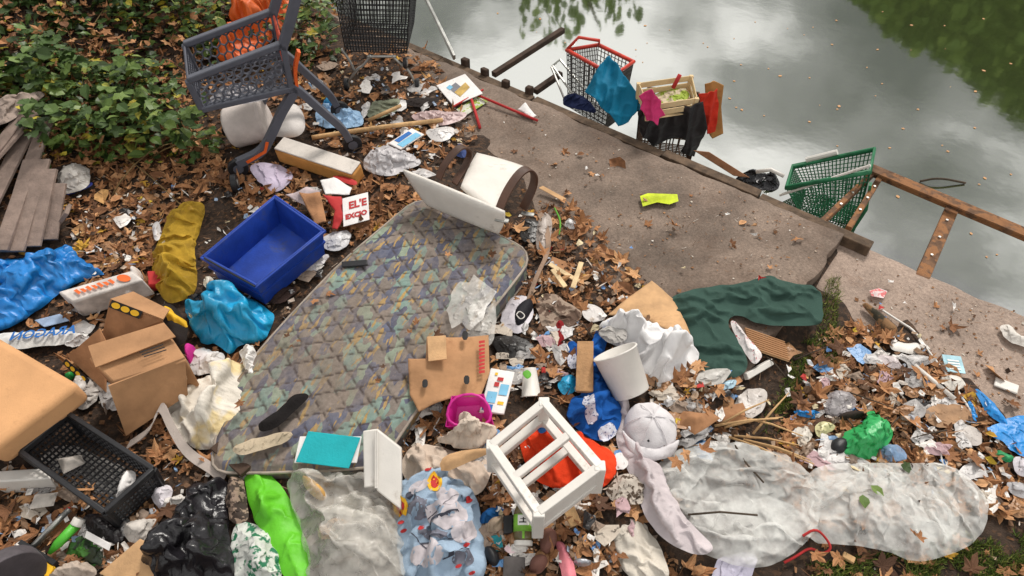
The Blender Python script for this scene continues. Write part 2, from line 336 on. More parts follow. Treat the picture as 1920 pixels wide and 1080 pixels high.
def text(s, A, X, Yd, size, mat, parent, name='lettering', th=.001, bold=0):
    """lettering lying on a surface: A lower-left, X writing direction, Yd up direction"""
    cu = bpy.data.curves.new('t', 'FONT'); cu.body = s; cu.size = size; cu.offset = bold; cu.resolution_u = 2; to = bpy.data.objects.new('t', cu); COL.objects.link(to)
    dg = bpy.context.evaluated_depsgraph_get(); dg.update(); me = bpy.data.meshes.new_from_object(to.evaluated_get(dg))
    V = np.array([tuple(v.co) for v in me.vertices]); Fc = [tuple(p.vertices) for p in me.polygons]
    bpy.data.objects.remove(to); bpy.data.curves.remove(cu); bpy.data.meshes.remove(me)
    X = vec(X); X /= np.linalg.norm(X); Yd = vec(Yd); Yd /= np.linalg.norm(Yd)
    return mesh(name, vec(A) + V[:, :1] * X + V[:, 1:2] * Yd, Fc, mat, parent)
# ================================================================== the setting
concrete = M('concrete', (124, 108, 96), rough=.88, var=.4, vs=2.2, dirt=.75, ds=1.5, dcol=(92, 74, 62), bump=.5, bs=110)
# a second, finer layer of grit for the concrete
def grit(m, s=240, amt=.35):
    t = m.node_tree; b = t.nodes['Principled BSDF']; src = b.inputs['Base Color'].links[0].from_socket
    tc = t.nodes.new('ShaderNodeTexCoord'); n = t.nodes.new('ShaderNodeTexNoise'); n.inputs['Scale'].default_value = s; n.inputs['Detail'].default_value = 4; n.inputs['Roughness'].default_value = .8; t.links.new(tc.outputs['Object'], n.inputs['Vector'])
    r = t.nodes.new('ShaderNodeMapRange'); r.inputs[1].default_value = .3; r.inputs[2].default_value = .7; r.inputs[3].default_value = 1 - amt; r.inputs[4].default_value = 1 + amt; t.links.new(n.outputs['Fac'], r.inputs[0])
    x = t.nodes.new('ShaderNodeMix'); x.data_type = 'RGBA'; x.blend_type = 'MULTIPLY'; x.inputs[0].default_value = 1; t.links.new(src, x.inputs[6]); t.links.new(r.outputs[0], x.inputs[7]); t.links.new(x.outputs[2], b.inputs['Base Color'])
grit(concrete, 60, .38)
concrete_b = M('concrete_lower', (156, 137, 124), rough=.9, var=.2, vs=2.5, dirt=.4, ds=3, dcol=(124, 102, 88), bump=.5, bs=110); grit(concrete_b, 55, .35)
soil = M('soil', (58, 45, 36), rough=.95, var=.5, vs=14, dirt=.5, ds=6, dcol=(40, 31, 25), bump=1.0, bs=60, col2=(84, 62, 46), c2s=30, c2t=.56)
def slab_mesh(name, a0, a1, b0, b1, zt, zb, mat, na, nb, seed, chip=.02):
    V = []; Fc = []
    for i in range(na + 1):
        for j in range(nb + 1):
            a = a0 + (a1 - a0) * i / na; b = b0 + (b1 - b0) * j / nb
            ea = min(i, na - i); eb = min(j, nb - j)
            if i == na: a += (vn(b * 9, 0, seed) - .5) * chip * 2
            if j == 0: b += (vn(a * 6, 2, seed + 1) - .5) * chip * 2 + (vn(a * 21, 2, seed + 2) - .5) * chip
            z = zt + (fbm(a * 2, b * 2, seed) - .47) * .012 - (.012 if ea == 0 or eb == 0 else 0)
            V.append(AB(a, b, float(z)))
    k = nb + 1
    for i in range(na):
        for j in range(nb): Fc.append((i * k + j, (i + 1) * k + j, (i + 1) * k + j + 1, i * k + j + 1))
    rim = [i * k for i in range(na + 1)] + [na * k + j for j in range(1, nb + 1)] + [i * k + nb for i in range(na - 1, -1, -1)] + [j for j in range(nb - 1, 0, -1)]
    n0 = len(V); V += [Vector((V[i].x, V[i].y, zb)) for i in rim]; r = len(rim)
    for i in range(r): Fc.append((rim[i], n0 + i, n0 + (i + 1) % r, rim[(i + 1) % r]))
    V = np.array([tuple(v) for v in V]); nrm = np.cross(V[Fc[0][1]] - V[Fc[0][0]], V[Fc[0][2]] - V[Fc[0][0]])
    if nrm[2] < 0: Fc = [g[::-1] for g in Fc]
    return tag(mesh(name, V, Fc, mat), kind='structure')
slab_mesh('concrete_embankment', -9, 0, 0, SW, .12, -.9, concrete, 150, 26, 1)
slab_mesh('concrete_pavement', -.35, 6, -.13, 1.75, 0.0, -.9, concrete_b, 90, 26, 4, .012)
# kerb of weathered timber along the waterside of the upper slab
timber = M('weathered_timber', (98, 80, 64), rough=.9, var=.45, vs=12, dirt=.4, bump=.6, bs=50, stretch=(1, 1, 1))
a_ = -7.2; k = 0
while a_ < -.25:
    L_ = random.uniform(.7, 1.25); b_ = -.125 + random.uniform(-.008, .008)
    o = MB().para(AB(a_, b_, -.25), AB(a_ + L_ - .012, b_ + random.uniform(-.008, .008), -.25), AB(a_, b_ + .085, -.25), AB(a_, b_, .09 + random.uniform(-.025, .012))).build('edge_board', timber, bevel=.006, wob=.002)
    tag(o, 'weathered timber edge board bolted along the concrete bank above the water', 'board', 'edge boards along the bank'); a_ += L_; k += 1
# earth
xs = np.linspace(-8.5, 6.5, 260); ys = np.linspace(-1.0, 11, 220); X, Y = np.meshgrid(xs, ys); Z = earth(X.ravel(), Y.ravel()).reshape(X.shape)
aa, bb = ab(X, Y); Z = np.where(bb < .02, np.maximum(Z, -1.2), Z)
V = np.stack([X.ravel(), Y.ravel(), Z.ravel()], 1); nx = len(xs); Fc = []
keep = (bb > -.15)
for j in range(len(ys) - 1):
    for i in range(nx - 1):
        if keep[j, i] or keep[j + 1, i] or keep[j, i + 1] or keep[j + 1, i + 1]: Fc.append((j * nx + i, j * nx + i + 1, (j + 1) * nx + i + 1, (j + 1) * nx + i))
tag(mesh('ground', V, Fc, soil, smooth=True), kind='structure')
bedm = M('river_bed', (44, 50, 34), rough=1, dirt=.2)
tag(mesh('river_bed', [(-400, -400, -1.25), (400, -400, -1.25), (400, 400, -1.25), (-400, 400, -1.25)], [(0, 1, 2, 3)], bedm), kind='structure')
# water: murky, still, mirror-like
WZ = -.38
wm = bpy.data.materials.new('water'); wm.use_nodes = True; t = wm.node_tree; b = t.nodes['Principled BSDF']
b.inputs['Base Color'].default_value = (.045, .06, .022, 1); b.inputs['Roughness'].default_value = .05; b.inputs['IOR'].default_value = 5.6; b.inputs['Specular IOR Level'].default_value = .5
tc = t.nodes.new('ShaderNodeTexCoord'); n1 = t.nodes.new('ShaderNodeTexNoise'); n1.inputs['Scale'].default_value = 3.0; n1.inputs['Detail'].default_value = 3; t.links.new(tc.outputs['Object'], n1.inputs['Vector'])
bn = t.nodes.new('ShaderNodeBump'); bn.inputs['Strength'].default_value = .02; bn.inputs['Distance'].default_value = .05; t.links.new(n1.outputs['Fac'], bn.inputs['Height']); t.links.new(bn.outputs[0], b.inputs['Normal'])
q0 = [AB(-60, .05, WZ), AB(60, .05, WZ), AB(60, -120, WZ), AB(-60, -120, WZ)]
o = mesh('water', [tuple(v) for v in q0], [(0, 1, 2, 3)], wm)
if o.data.polygons[0].normal.z < 0: o.data.flip_normals()
tag(o, kind='structure')
# ---- leaves
def star_leaf(lobes=5, cup=.12, seed=0):
    """a plane-tree leaf: pointed lobes, notches, curled edge, short stalk; unit size"""
    r = random.Random(seed); V = [(0, 0, 0)]; A = []
    spans = [(-2.2, .62), (-1.15, .88), (0, 1.0), (1.15, .88), (2.2, .62)]
    for k, (a, l) in enumerate(spans):
        l *= r.uniform(.85, 1.12)
        A += [(a - .34, l * .66), (a - .13, l * .82), (a, l), (a + .13, l * .80), (a + .34, l * .66)]
        if k < 4: A.append((a + .56, .43 * r.uniform(.85, 1.15)))
    A.append((math.pi, .18))
    ph = r.uniform(0, 6.28); cu = r.uniform(.6, 1.5) * cup; tw = r.uniform(-.5, .5)
    V[0] = (0, 0, -.0)
    for a, l in A:
        x, y = l * math.sin(a), l * math.cos(a); z = cu * (l * l) * (1 + .8 * math.sin(2 * a + ph)) + tw * .25 * x * y + r.uniform(-.05, .05)
        V.append((x * .5 * (1 - .25 * abs(cu)), y * .5, z * .5))
    n = len(A); Fc = [(0, i + 1, (i + 1) % n + 1)[::-1] for i in range(n)]
    return np.array(V), Fc
def oval_leaf(seed=0, w=.38):
    r = random.Random(seed); V = [(0, -.5, 0), (w * .8, -.2, .08), (w * .85, .12, .1), (0, .5, -.06), (-w * .85, .12, .1), (-w * .8, -.2, .08), (0, 0, -.02)]
    return np.array([(x, y, z + r.uniform(-.03, .03)) for x, y, z in V]), [(6, i, (i + 1) % 6) for i in range(6)]
def ivy_leaf(seed=0):
    r = random.Random(seed); V = [(0, -.38, 0), (.38, -.32, .05), (.3, -.02, .08), (.5, .08, .02), (.2, .2, .06), (0, .52, -.03), (-.2, .2, .06), (-.5, .08, .02), (-.3, -.02, .08), (-.38, -.32, .05), (0, 0, 0)]
    return np.array([(x, y, z + r.uniform(-.04, .04)) for x, y, z in V]), [(10, i, (i + 1) % 10) for i in range(10)]
def rots(n, tilt):
    """random attitudes: spin about the vertical, leaning by up to tilt"""
    s = rng.uniform(0, 6.283, n); ax = rng.uniform(0, 6.283, n); tl = np.abs(rng.normal(0, tilt, n)); out = np.zeros((n, 3, 3))
    c, S = np.cos(s), np.sin(s); Rz = np.zeros((n, 3, 3)); Rz[:, 0, 0] = c; Rz[:, 0, 1] = -S; Rz[:, 1, 0] = S; Rz[:, 1, 1] = c; Rz[:, 2, 2] = 1
    kx, ky = np.cos(ax), np.sin(ax); ct, st = np.cos(tl), np.sin(tl); R = np.zeros((n, 3, 3))
    R[:, 0, 0] = ct + kx * kx * (1 - ct); R[:, 0, 1] = kx * ky * (1 - ct); R[:, 0, 2] = ky * st; R[:, 1, 0] = kx * ky * (1 - ct); R[:, 1, 1] = ct + ky * ky * (1 - ct); R[:, 1, 2] = -kx * st; R[:, 2, 0] = -ky * st; R[:, 2, 1] = kx * st; R[:, 2, 2] = ct
    return R @ Rz
def mass(name, protos, pos, size, tilt, tint, mat, parent=None, R=None):
    pos = np.asarray(pos); n = len(pos); size = np.broadcast_to(size, (n,)); R = rots(n, tilt) if R is None else R; which = rng.integers(0, len(protos), n); VV = []; FF = []; TT = []; off = 0
    for k, (pv, pf) in enumerate(protos):
        ii = np.where(which == k)[0]
        if not len(ii): continue
        w = np.einsum('nij,vj->nvi', R[ii], pv) * size[ii][:, None, None] + pos[ii][:, None, :]
        VV.append(w.reshape(-1, 3)); f = np.array(pf); FF.append((f[None] + (np.arange(len(ii)) * len(pv))[:, None, None] + off).reshape(-1, f.shape[1])); TT.append(np.repeat(np.asarray(tint)[ii], len(pv))); off += len(ii) * len(pv)
    return mesh(name, np.vstack(VV), np.vstack(FF), mat, parent, tints=np.concatenate(TT), smooth=False)
def in_poly(x, y, poly):
    ins = False; j = len(poly) - 1
    for i in range(len(poly)):
        if (poly[i][1] > y) != (poly[j][1] > y) and x < (poly[j][0] - poly[i][0]) * (y - poly[i][1]) / (poly[j][1] - poly[i][1] + 1e-9) + poly[i][0]: ins = not ins
        j = i
    return ins
def sample(poly, n):
    """n ground spots inside an area"""
    xs = [p[0] for p in poly]; ys = [p[1] for p in poly]; out = []
    while len(out) < n:
        x, y = random.uniform(min(xs), max(xs)), random.uniform(min(ys), max(ys))
        if in_poly(x, y, poly): out.append((x, y))
    return out
# fast ground points on many spots
def Pn(spots, h=0.0):
    sp = np.array(spots); r = (sp[:, 0] - 960) / F; d = (sp[:, 1] - 540) / F; dx, dy, dz = r, math.cos(PITCH) - d * math.sin(PITCH), -math.sin(PITCH) - d * math.cos(PITCH)
    z = np.full(len(sp), .1)
    for k in range(25):
        t = (z + h - CH) / dz; x, y = dx * t, dy * t; a, b = ab(x, y)
        sl_ = np.where((b > 0) & (b < SW) & (a <= 0), .12, np.where((b > -.12) & (a > 0) & (b < 1.5), .0, WZ)); z = z + .6 * (np.maximum(earth(x, y), sl_) - z)
    t = (z + h - CH) / dz; return np.stack([dx * t, dy * t, z + h], 1)
# ================================================================== trees across the water (seen as reflections)
def RT(px, py, Yp):
    D = ray(px, py); t = (WZ - CH) / D.z; w = Vector((D.x * t, D.y * t, WZ)); s = (Yp - w.y) / D.y
    return w.x + D.x * s, Yp, WZ - D.z * s
bark = M('bark', (74, 62, 50), rough=.95, bump=1, bs=30)
treeleaf = Mtint('tree_leaf', [(0, (84, 108, 44)), (1, (140, 164, 76)), (.5, (108, 136, 56))])
def far_tree(poly, Yp, n, label, size, hang):
    pts = [];
    for (x, y) in sample(poly, n):
        X_, Y_, Z_ = RT(x, y, Yp)
        if Z_ > .3: pts.append((X_, Y_ + random.uniform(-1.6, 1.6), Z_))
    pts = np.array(pts); cx = float(np.median(pts[:, 0])); top = pts[:, 2].max()
    tr = thing('tree', (cx, Yp, -.1), label, 'tree', 'trees on the far bank')
    mb = MB().tube([(cx, Yp, -.1), (cx + .1, Yp, top * .35), (cx - .1, Yp + .1, top * .7)], [.28, .2, .08], 8)
    for k in range(7):
        q = pts[rng.integers(len(pts))]; mb.tube([(cx, Yp, top * (.25 + .05 * k)), ((cx + q[0]) / 2, q[1], (q[2] + top * .4) / 2 + .2), q], [.09, .06, .02], 5)
    mb.build('trunk', bark, tr, smooth=True)
    R = rots(len(pts), 1.0)
    if hang: R = rots(len(pts), .35) @ np.array([[1, 0, 0], [0, 0, -1], [0, 1, 0]], float)
    c = mass('crown', [oval_leaf(i, .3 if hang else .45) for i in range(3)], pts, rng.uniform(size * .6, size * 1.3, len(pts)), 1, rng.uniform(0, 1, len(pts)), treeleaf, tr, R); c['kind'] = 'stuff'
far_tree([(1590, -90), (1600, -5), (1650, 30), (1700, 62), (1770, 95), (1800, 140), (1830, 150), (1860, 185), (1930, 200), (1990, -60), (1900, -260), (1700, -260)], 17, 12000, 'broad green tree on the far bank mirrored in the water', .34, False)
far_tree([(1900, 100), (1930, 205), (2100, 260), (2300, 240), (2400, -100), (2200, -260), (1990, -200)], 17.5, 6000, 'taller green tree behind the mirrored broad tree on the far bank', .38, False)
far_tree([(955, -200), (965, 0), (985, 22), (1010, 8), (1030, 35), (1055, 48), (1075, 20), (1100, 40), (1120, 10), (1150, 22), (1185, 5), (1200, -200)], 15, 520, 'willow with thin hanging strands mirrored in the water', .3, True)
tag(mesh('far_bank', [(-80, 13.5, -.6), (80, 13.5, -.6), (80, 15, .05), (-80, 15, .05), (80, 80, .8), (-80, 80, .8)], [(0, 1, 2, 3), (3, 2, 4, 5)], M('bank_grass', (70, 88, 44), rough=1)), kind='structure')
# ================================================================== fallen leaves
dryleaf = Mtint('dry_leaf', [(0, (82, 58, 44)), (1, (200, 156, 62)), (.3, (134, 92, 62)), (.62, (172, 122, 82)), (.9, (204, 156, 112))], rough=.8)
PL = [star_leaf(5, c, i) for i, c in enumerate((.15, .3, .5, -.3, .7, .4, -.2, .6))]
def torn(p, a, b): v, f = p; return v * np.array([a, b, 1.3]), f[3:len(f) - 4]
PM = PL + [torn(PL[0], .7, 1), torn(PL[4], .5, 1.1), torn(PL[6], 1, .6), oval_leaf(3, .42), oval_leaf(5, .3)]
lm = []
for i in range(24):
    v, f = PL[i % 8]; me = bpy.data.meshes.new('fallen_leaf'); me.from_pydata(v.tolist(), [], f); me.materials.append(dryleaf); at = me.attributes.new('tint', 'FLOAT', 'POINT'); at.data.foreach_set('value', np.full(len(v), (i + .5) / 26, np.float32)); lm.append(me)
vine = Mtint('vine_leaf', [(0, (34, 44, 26)), (1, (172, 158, 58)), (.45, (70, 94, 44)), (.8, (112, 134, 66))], rough=.45)
IV = [ivy_leaf(i) for i in range(4)] + [oval_leaf(i) for i in range(3)]
vm = []
for i in range(21):
    v, f = IV[i % 7]; me = bpy.data.meshes.new('leaf'); me.from_pydata(v.tolist(), [], f); me.materials.append(vine); at = me.attributes.new('tint', 'FLOAT', 'POINT'); at.data.foreach_set('value', np.full(len(v), .2 + .62 * i / 20, np.float32)); vm.append(me)
# ================================================================== helpers for dumped things
def VP(px, py, A, B):
    """the spot on the upright plane through A and B"""
    n = Vector((B.y - A.y, A.x - B.x, 0)); D = ray(px, py); o_ = Vector((0, 0, CH)); return o_ + D * ((A - o_).dot(n) / D.dot(n))
def hexa(mb, a, b):
    """solid between quad a and quad b"""
    V = [vec(q) for q in a] + [vec(q) for q in b]; Fq = [(3, 2, 1, 0), (4, 5, 6, 7), (0, 1, 5, 4), (1, 2, 6, 5), (2, 3, 7, 6), (3, 0, 4, 7)]
    n = np.cross(V[1] - V[0], V[3] - V[0])
    if np.dot(n, V[4] - V[0]) < 0: Fq = [g[::-1] for g in Fq]
    return mb.add(V, Fq)
def deco(parent, A, B, C, uv, mat, off=.0018, name='print'):
    """a printed or glued patch on the board A B C, in board fractions"""
    A, B, C = map(vec, (A, B, C)); n = np.cross(B - A, C - A); n /= np.linalg.norm(n); n = -n if n[2] < 0 else n
    V = [A + (B - A) * u + (C - A) * v + n * off for u, v in uv]; f = list(range(len(V)))
    if np.dot(np.cross(V[1] - V[0], V[2] - V[0]), n) < 0: f = f[::-1]
    return mesh(name, V, [tuple(f)], mat, parent)
def circ(u, v, r, ru=1.0, n=12): return [(u + r * ru * math.cos(6.283 * k / n), v + r * math.sin(6.283 * k / n)) for k in range(n)]
def shrink(q, k, dz=0): c = sum((vec(p) for p in q)) / len(q); return [vec(p) + (c - vec(p)) * k * np.array([1, 1, 0]) + np.array([0, 0, dz]) for p in q]
def ribbon(pts, axis, w, th):
    """a bent flat band, width along axis"""
    mb = MB(); ax = vec(axis); ax /= np.linalg.norm(ax); pts = [vec(p) for p in pts]; n = len(pts); V = []
    for i, p in enumerate(pts):
        d = pts[min(i + 1, n - 1)] - pts[max(i - 1, 0)]; nn = np.cross(d, ax); nn /= np.linalg.norm(nn); V += [p - ax * w / 2 - nn * th / 2, p + ax * w / 2 - nn * th / 2, p + ax * w / 2 + nn * th / 2, p - ax * w / 2 + nn * th / 2]
    Fq = [(4 * i + j, 4 * i + (j + 1) % 4, 4 * i + 4 + (j + 1) % 4, 4 * i + 4 + j) for i in range(n - 1) for j in range(4)] + [(3, 2, 1, 0), (4 * n - 4, 4 * n - 3, 4 * n - 2, 4 * n - 1)]
    return mb.add(V, Fq)
def smooth_pts(p, n=2):
    p = [vec(q) for q in p]
    for _ in range(n): p = [p[0]] + [q for i in range(len(p) - 1) for q in (p[i] * .75 + p[i + 1] * .25, p[i] * .25 + p[i + 1] * .75)] + [p[-1]]
    return p
def wheel(parent, c, ax, r, w, mt, mr):
    c = vec(c); ax = vec(ax) / np.linalg.norm(vec(ax)); t = MB().tube([c - ax * w / 2, c + ax * w / 2], r, 14).build('wheel', mt, parent, bevel=.005); MB().tube([c - ax * (w / 2 + .004), c + ax * (w / 2 + .004)], r * .5, 10).build('hub', mr, t)
def basket(parent, rim, floor, nx, ny, r, wire, rimm=None, rr=.012):
    for i in range(4):
        j = (i + 1) % 4; MB().grid(rim[i], rim[j], floor[j], floor[i], nx if i % 2 == 0 else max(3, int(nx * .6)), ny, r).build('basket_side', wire, parent)
    MB().grid(floor[0], floor[1], floor[2], floor[3], nx, max(3, int(nx * .6)), r).build('basket_floor', wire, parent)
    MB().tube(rim, rr, 8, closed=True).build('rim', rimm or wire, parent, smooth=True)
# ---- materials
white = M('white_plastic', (220, 215, 208), rough=.45, var=.1, vs=4, dirt=.46, ds=6, bump=.1, dcol=(150, 136, 122)); cream = M('white_vinyl', (218, 212, 204), rough=.5, var=.08, vs=5, dirt=.38, ds=6, dcol=(150, 138, 124), bump=.3, bs=40)
brownband = M('brown_wood', (74, 48, 34), rough=.4, var=.25, dirt=.2, bump=.1); steel = M('steel', (176, 176, 172), rough=.35, metal=.8, dirt=.2, bump=.05); rust = M('rusty_steel', (112, 82, 60), rough=.85, var=.4, vs=14, dirt=.5, ds=9, dcol=(84, 54, 38), bump=.6, bs=90, col2=(142, 98, 62), c2s=12); darkwood = M('dark_wood', (70, 54, 44), rough=.9, var=.4, dirt=.4, bump=.6, bs=60)
greyp = M('grey_trolley_plastic', (86, 88, 98), rough=.5, var=.12, dirt=.3, ds=7, bump=.1); blackp = M('black_plastic', (34, 34, 37), rough=.45, var=.3, dirt=.3, bump=.15, dcol=(90, 80, 70)); orangep = M('orange_plastic', (222, 96, 34), rough=.5, var=.12, dirt=.25, bump=.1); bluep = M('blue_crate_plastic', (30, 66, 158), rough=.5, var=.3, vs=5, dirt=.55, ds=9, dcol=(66, 74, 104), bump=.12); redp = M('red_plastic', (196, 58, 40), rough=.45, dirt=.2); greenp = M('green_plastic', (34, 110, 72), rough=.5, dirt=.25)
card = M('cardboard', (176, 132, 94), rough=.9, var=.22, vs=5, dirt=.45, ds=5, dcol=(142, 100, 68), bump=.25, bs=40); card2 = M('cardboard_pale', (196, 156, 114), rough=.9, var=.2, dirt=.42, dcol=(160, 118, 82)); card3 = M('cardboard_wet', (166, 120, 84), rough=.9, var=.2, dirt=.4, dcol=(122, 84, 58)); foam = M('foam_peach', (206, 156, 110), rough=.95, var=.14, vs=3, dirt=.4, ds=5, dcol=(164, 120, 82), bump=.2, bs=120); paperw = M('white_paper', (226, 222, 220), rough=.8, var=.08, dirt=.3, ds=6, dcol=(168, 158, 150)); planks_m = M('grey_board', (138, 120, 110), rough=.9, var=.25, vs=10, dirt=.4, dcol=(104, 88, 80), bump=.5, bs=60); wood = M('raw_wood', (196, 158, 112), rough=.85, var=.3, vs=12, dirt=.35, bump=.5, bs=60)
ink = {k: M('ink_' + k, c, dirt=.1, var=.1, bump=0) for k, c in dict(red=(178, 44, 44), blue=(40, 104, 176), black=(32, 30, 30), yellow=(232, 180, 40), sky=(120, 182, 214), green=(92, 160, 52), white=(232, 230, 226), orange=(226, 108, 50), magenta=(202, 42, 142), teal=(22, 160, 168), grey=(120, 120, 126), pink=(226, 130, 150)).items()}
# ================================================================== mattress
mo = [(735, 400), (770, 372), (800, 366), (960, 440), (985, 455), (990, 480), (975, 505), (850, 660), (740, 805), (715, 845), (690, 858), (420, 868), (388, 860), (385, 830), (415, 715), (482, 640), (560, 562), (640, 484)]
MH = .17
out = chaikin([np.array([*P(x, y, MH)]) for x, y in mo], 1)
V, T, d, s = triangulate(out, 12000); x, y = V[:, 0], V[:, 1]
tl, bl_ = vec(P(760, 385, MH)), vec(P(420, 840, MH)); axm = (bl_ - tl)[:2]; axm /= np.linalg.norm(axm); pm = np.array([-axm[1], axm[0]]); cx0, cy0 = x.mean(), y.mean()
s1 = ((x - cx0) * (axm[0] + pm[0] * .62) + (y - cy0) * (axm[1] + pm[1] * .62)) / .125; s2 = ((x - cx0) * (axm[0] - pm[0] * .62) + (y - cy0) * (axm[1] - pm[1] * .62)) / .125
dn = np.minimum(np.abs(s1 - np.round(s1)), np.abs(s2 - np.round(s2)))
gz = .135; Z = gz + MH - .03 * np.exp(-(d / .02) ** 2) - .005 * np.exp(-(dn / .07) ** 2) * ss(d, .02, .08) + .07 * (fbm(x * 2.2, y * 2.2, 41) - .47) * ss(d, .0, .2)
lowend = ((x - tl[0]) * axm[0] + (y - tl[1]) * axm[1]); Z -= .07 * ss(lowend, .9, 1.9)
T = [f if np.cross(V[f[1]] - V[f[0]], V[f[2]] - V[f[0]]) > 0 else f[::-1] for f in T]
mm_ = bpy.data.materials.new('mattress_ticking'); mm_.use_nodes = True; t = mm_.node_tree; b = t.nodes['Principled BSDF']; L = t.links.new
def nd(tp, **k):
    n = t.nodes.new(tp)
    for a, v in k.items():
        if a in n.inputs: n.inputs[a].default_value = v
        else: setattr(n, a, v)
    return n
tc = nd('ShaderNodeTexCoord'); mp = nd('ShaderNodeMapping'); mp.inputs['Rotation'].default_value = (0, 0, -math.atan2(axm[1], axm[0])); L(tc.outputs['Object'], mp.inputs[0])
m2 = nd('ShaderNodeMapping'); m2.inputs['Rotation'].default_value = (0, 0, .55); m2.inputs['Scale'].default_value = (1, 2.2, 1); L(mp.outputs[0], m2.inputs[0])
vo = nd('ShaderNodeTexVoronoi', Scale=9.5, Randomness=.75); vo.distance = 'MANHATTAN'; L(m2.outputs[0], vo.inputs['Vector'])
sx = nd('ShaderNodeSeparateColor'); L(vo.outputs['Color'], sx.inputs[0]); cr = nd('ShaderNodeValToRGB'); cr.color_ramp.interpolation = 'CONSTANT'; L(sx.outputs[0], cr.inputs[0])
for k, (p_, c_) in enumerate([(0, (126, 118, 112)), (.24, (88, 98, 124)), (.42, (124, 156, 148)), (.6, (142, 130, 122)), (.74, (72, 82, 110)), (.88, (148, 166, 146))]):
    e_ = cr.color_ramp.elements[k] if k < 2 else cr.color_ramp.elements.new(p_); e_.position = p_; e_.color = (*srgb(c_), 1)
m3 = nd('ShaderNodeMapping'); m3.inputs['Rotation'].default_value = (0, 0, -.62); m3.inputs['Scale'].default_value = (1, 4.2, 1); L(mp.outputs[0], m3.inputs[0]); v2 = nd('ShaderNodeTexNoise', Scale=8.5, Detail=2); L(m3.outputs[0], v2.inputs['Vector'])
g1 = nd('ShaderNodeMapRange'); g1.inputs[1].default_value = .60; g1.inputs[2].default_value = .625; L(v2.outputs['Fac'], g1.inputs[0])
x1 = nd('ShaderNodeMix', data_type='RGBA'); L(g1.outputs[0], x1.inputs[0]); L(cr.outputs[0], x1.inputs[6]); x1.inputs[7].default_value = (*srgb((184, 150, 88)), 1)
# soiling: heavier in blotches, dirt caught in the quilting seams
n3 = nd('ShaderNodeTexNoise', Scale=2.9, Detail=7, Roughness=.65); L(mp.outputs[0], n3.inputs['Vector']); g2 = nd('ShaderNodeMapRange'); g2.inputs[1].default_value = .36; g2.inputs[2].default_value = .72; g2.inputs[3].default_value = .2; g2.inputs[4].default_value = .97; L(n3.outputs['Fac'], g2.inputs[0])
x2 = nd('ShaderNodeMix', data_type='RGBA'); L(g2.outputs[0], x2.inputs[0]); L(x1.outputs[2], x2.inputs[6]); x2.inputs[7].default_value = (*srgb((120, 108, 98)), 1)
n4 = nd('ShaderNodeTexNoise', Scale=46, Detail=4, Roughness=.7); L(mp.outputs[0], n4.inputs['Vector']); g4 = nd('ShaderNodeMapRange'); g4.inputs[1].default_value = .3; g4.inputs[2].default_value = .7; g4.inputs[3].default_value = .75; g4.inputs[4].default_value = 1.2; L(n4.outputs['Fac'], g4.inputs[0])
x4 = nd('ShaderNodeMix', data_type='RGBA', blend_type='MULTIPLY'); x4.inputs[0].default_value = 1; L(x2.outputs[2], x4.inputs[6]); L(g4.outputs[0], x4.inputs[7])
at = nd('ShaderNodeAttribute', attribute_name='tint'); x3 = nd('ShaderNodeMix', data_type='RGBA'); L(at.outputs['Fac'], x3.inputs[0]); L(x4.outputs[2], x3.inputs[6]); x3.inputs[7].default_value = (*srgb((66, 56, 52)), 1)
L(x3.outputs[2], b.inputs['Base Color']); b.inputs['Roughness'].default_value = .9; b.inputs['Specular IOR Level'].default_value = .2
mt = thing('mattress', (cx0, cy0, .13), 'soiled blue and mustard patterned quilted mattress lying on the ground', 'mattress')
seam = np.exp(-(dn / .034) ** 2) * (.6 + .6 * fbm(x * 9, y * 9, 44)) * ss(d, .01, .05)
mesh('quilted_top', np.stack([x, y, Z], 1), T, mm_, mt, smooth=True, tints=np.clip(seam * 1.3, 0, .9))
ed = np.array(out); n = len(ed); zt = []
for q in ed: zt.append(gz + MH - .03 - .07 * float(ss((q[0] - tl[0]) * axm[0] + (q[1] - tl[1]) * axm[1], .9, 1.9)))
Vb = [(q[0], q[1], zt[i]) for i, q in enumerate(ed)] + [(q[0], q[1], .02) for q in ed]; mesh('side_border', Vb, [(i, n + i, n + (i + 1) % n, (i + 1) % n) for i in range(n)], mm_, mt, smooth=True, tints=np.full(2 * n, .25))
for dz in (0, -.12): MB().tube([(q[0], q[1], max(zt[i] + dz, .03)) for i, q in enumerate(ed)], .008, 6, closed=True).build('piping', M('piping', (158, 146, 134), dirt=.4), mt, smooth=True)
slab3('handle', P(640, 490, .19), P(688, 486, .19), P(641, 500, .19), .012, blackp, parent=mt, label='short black strap handle')
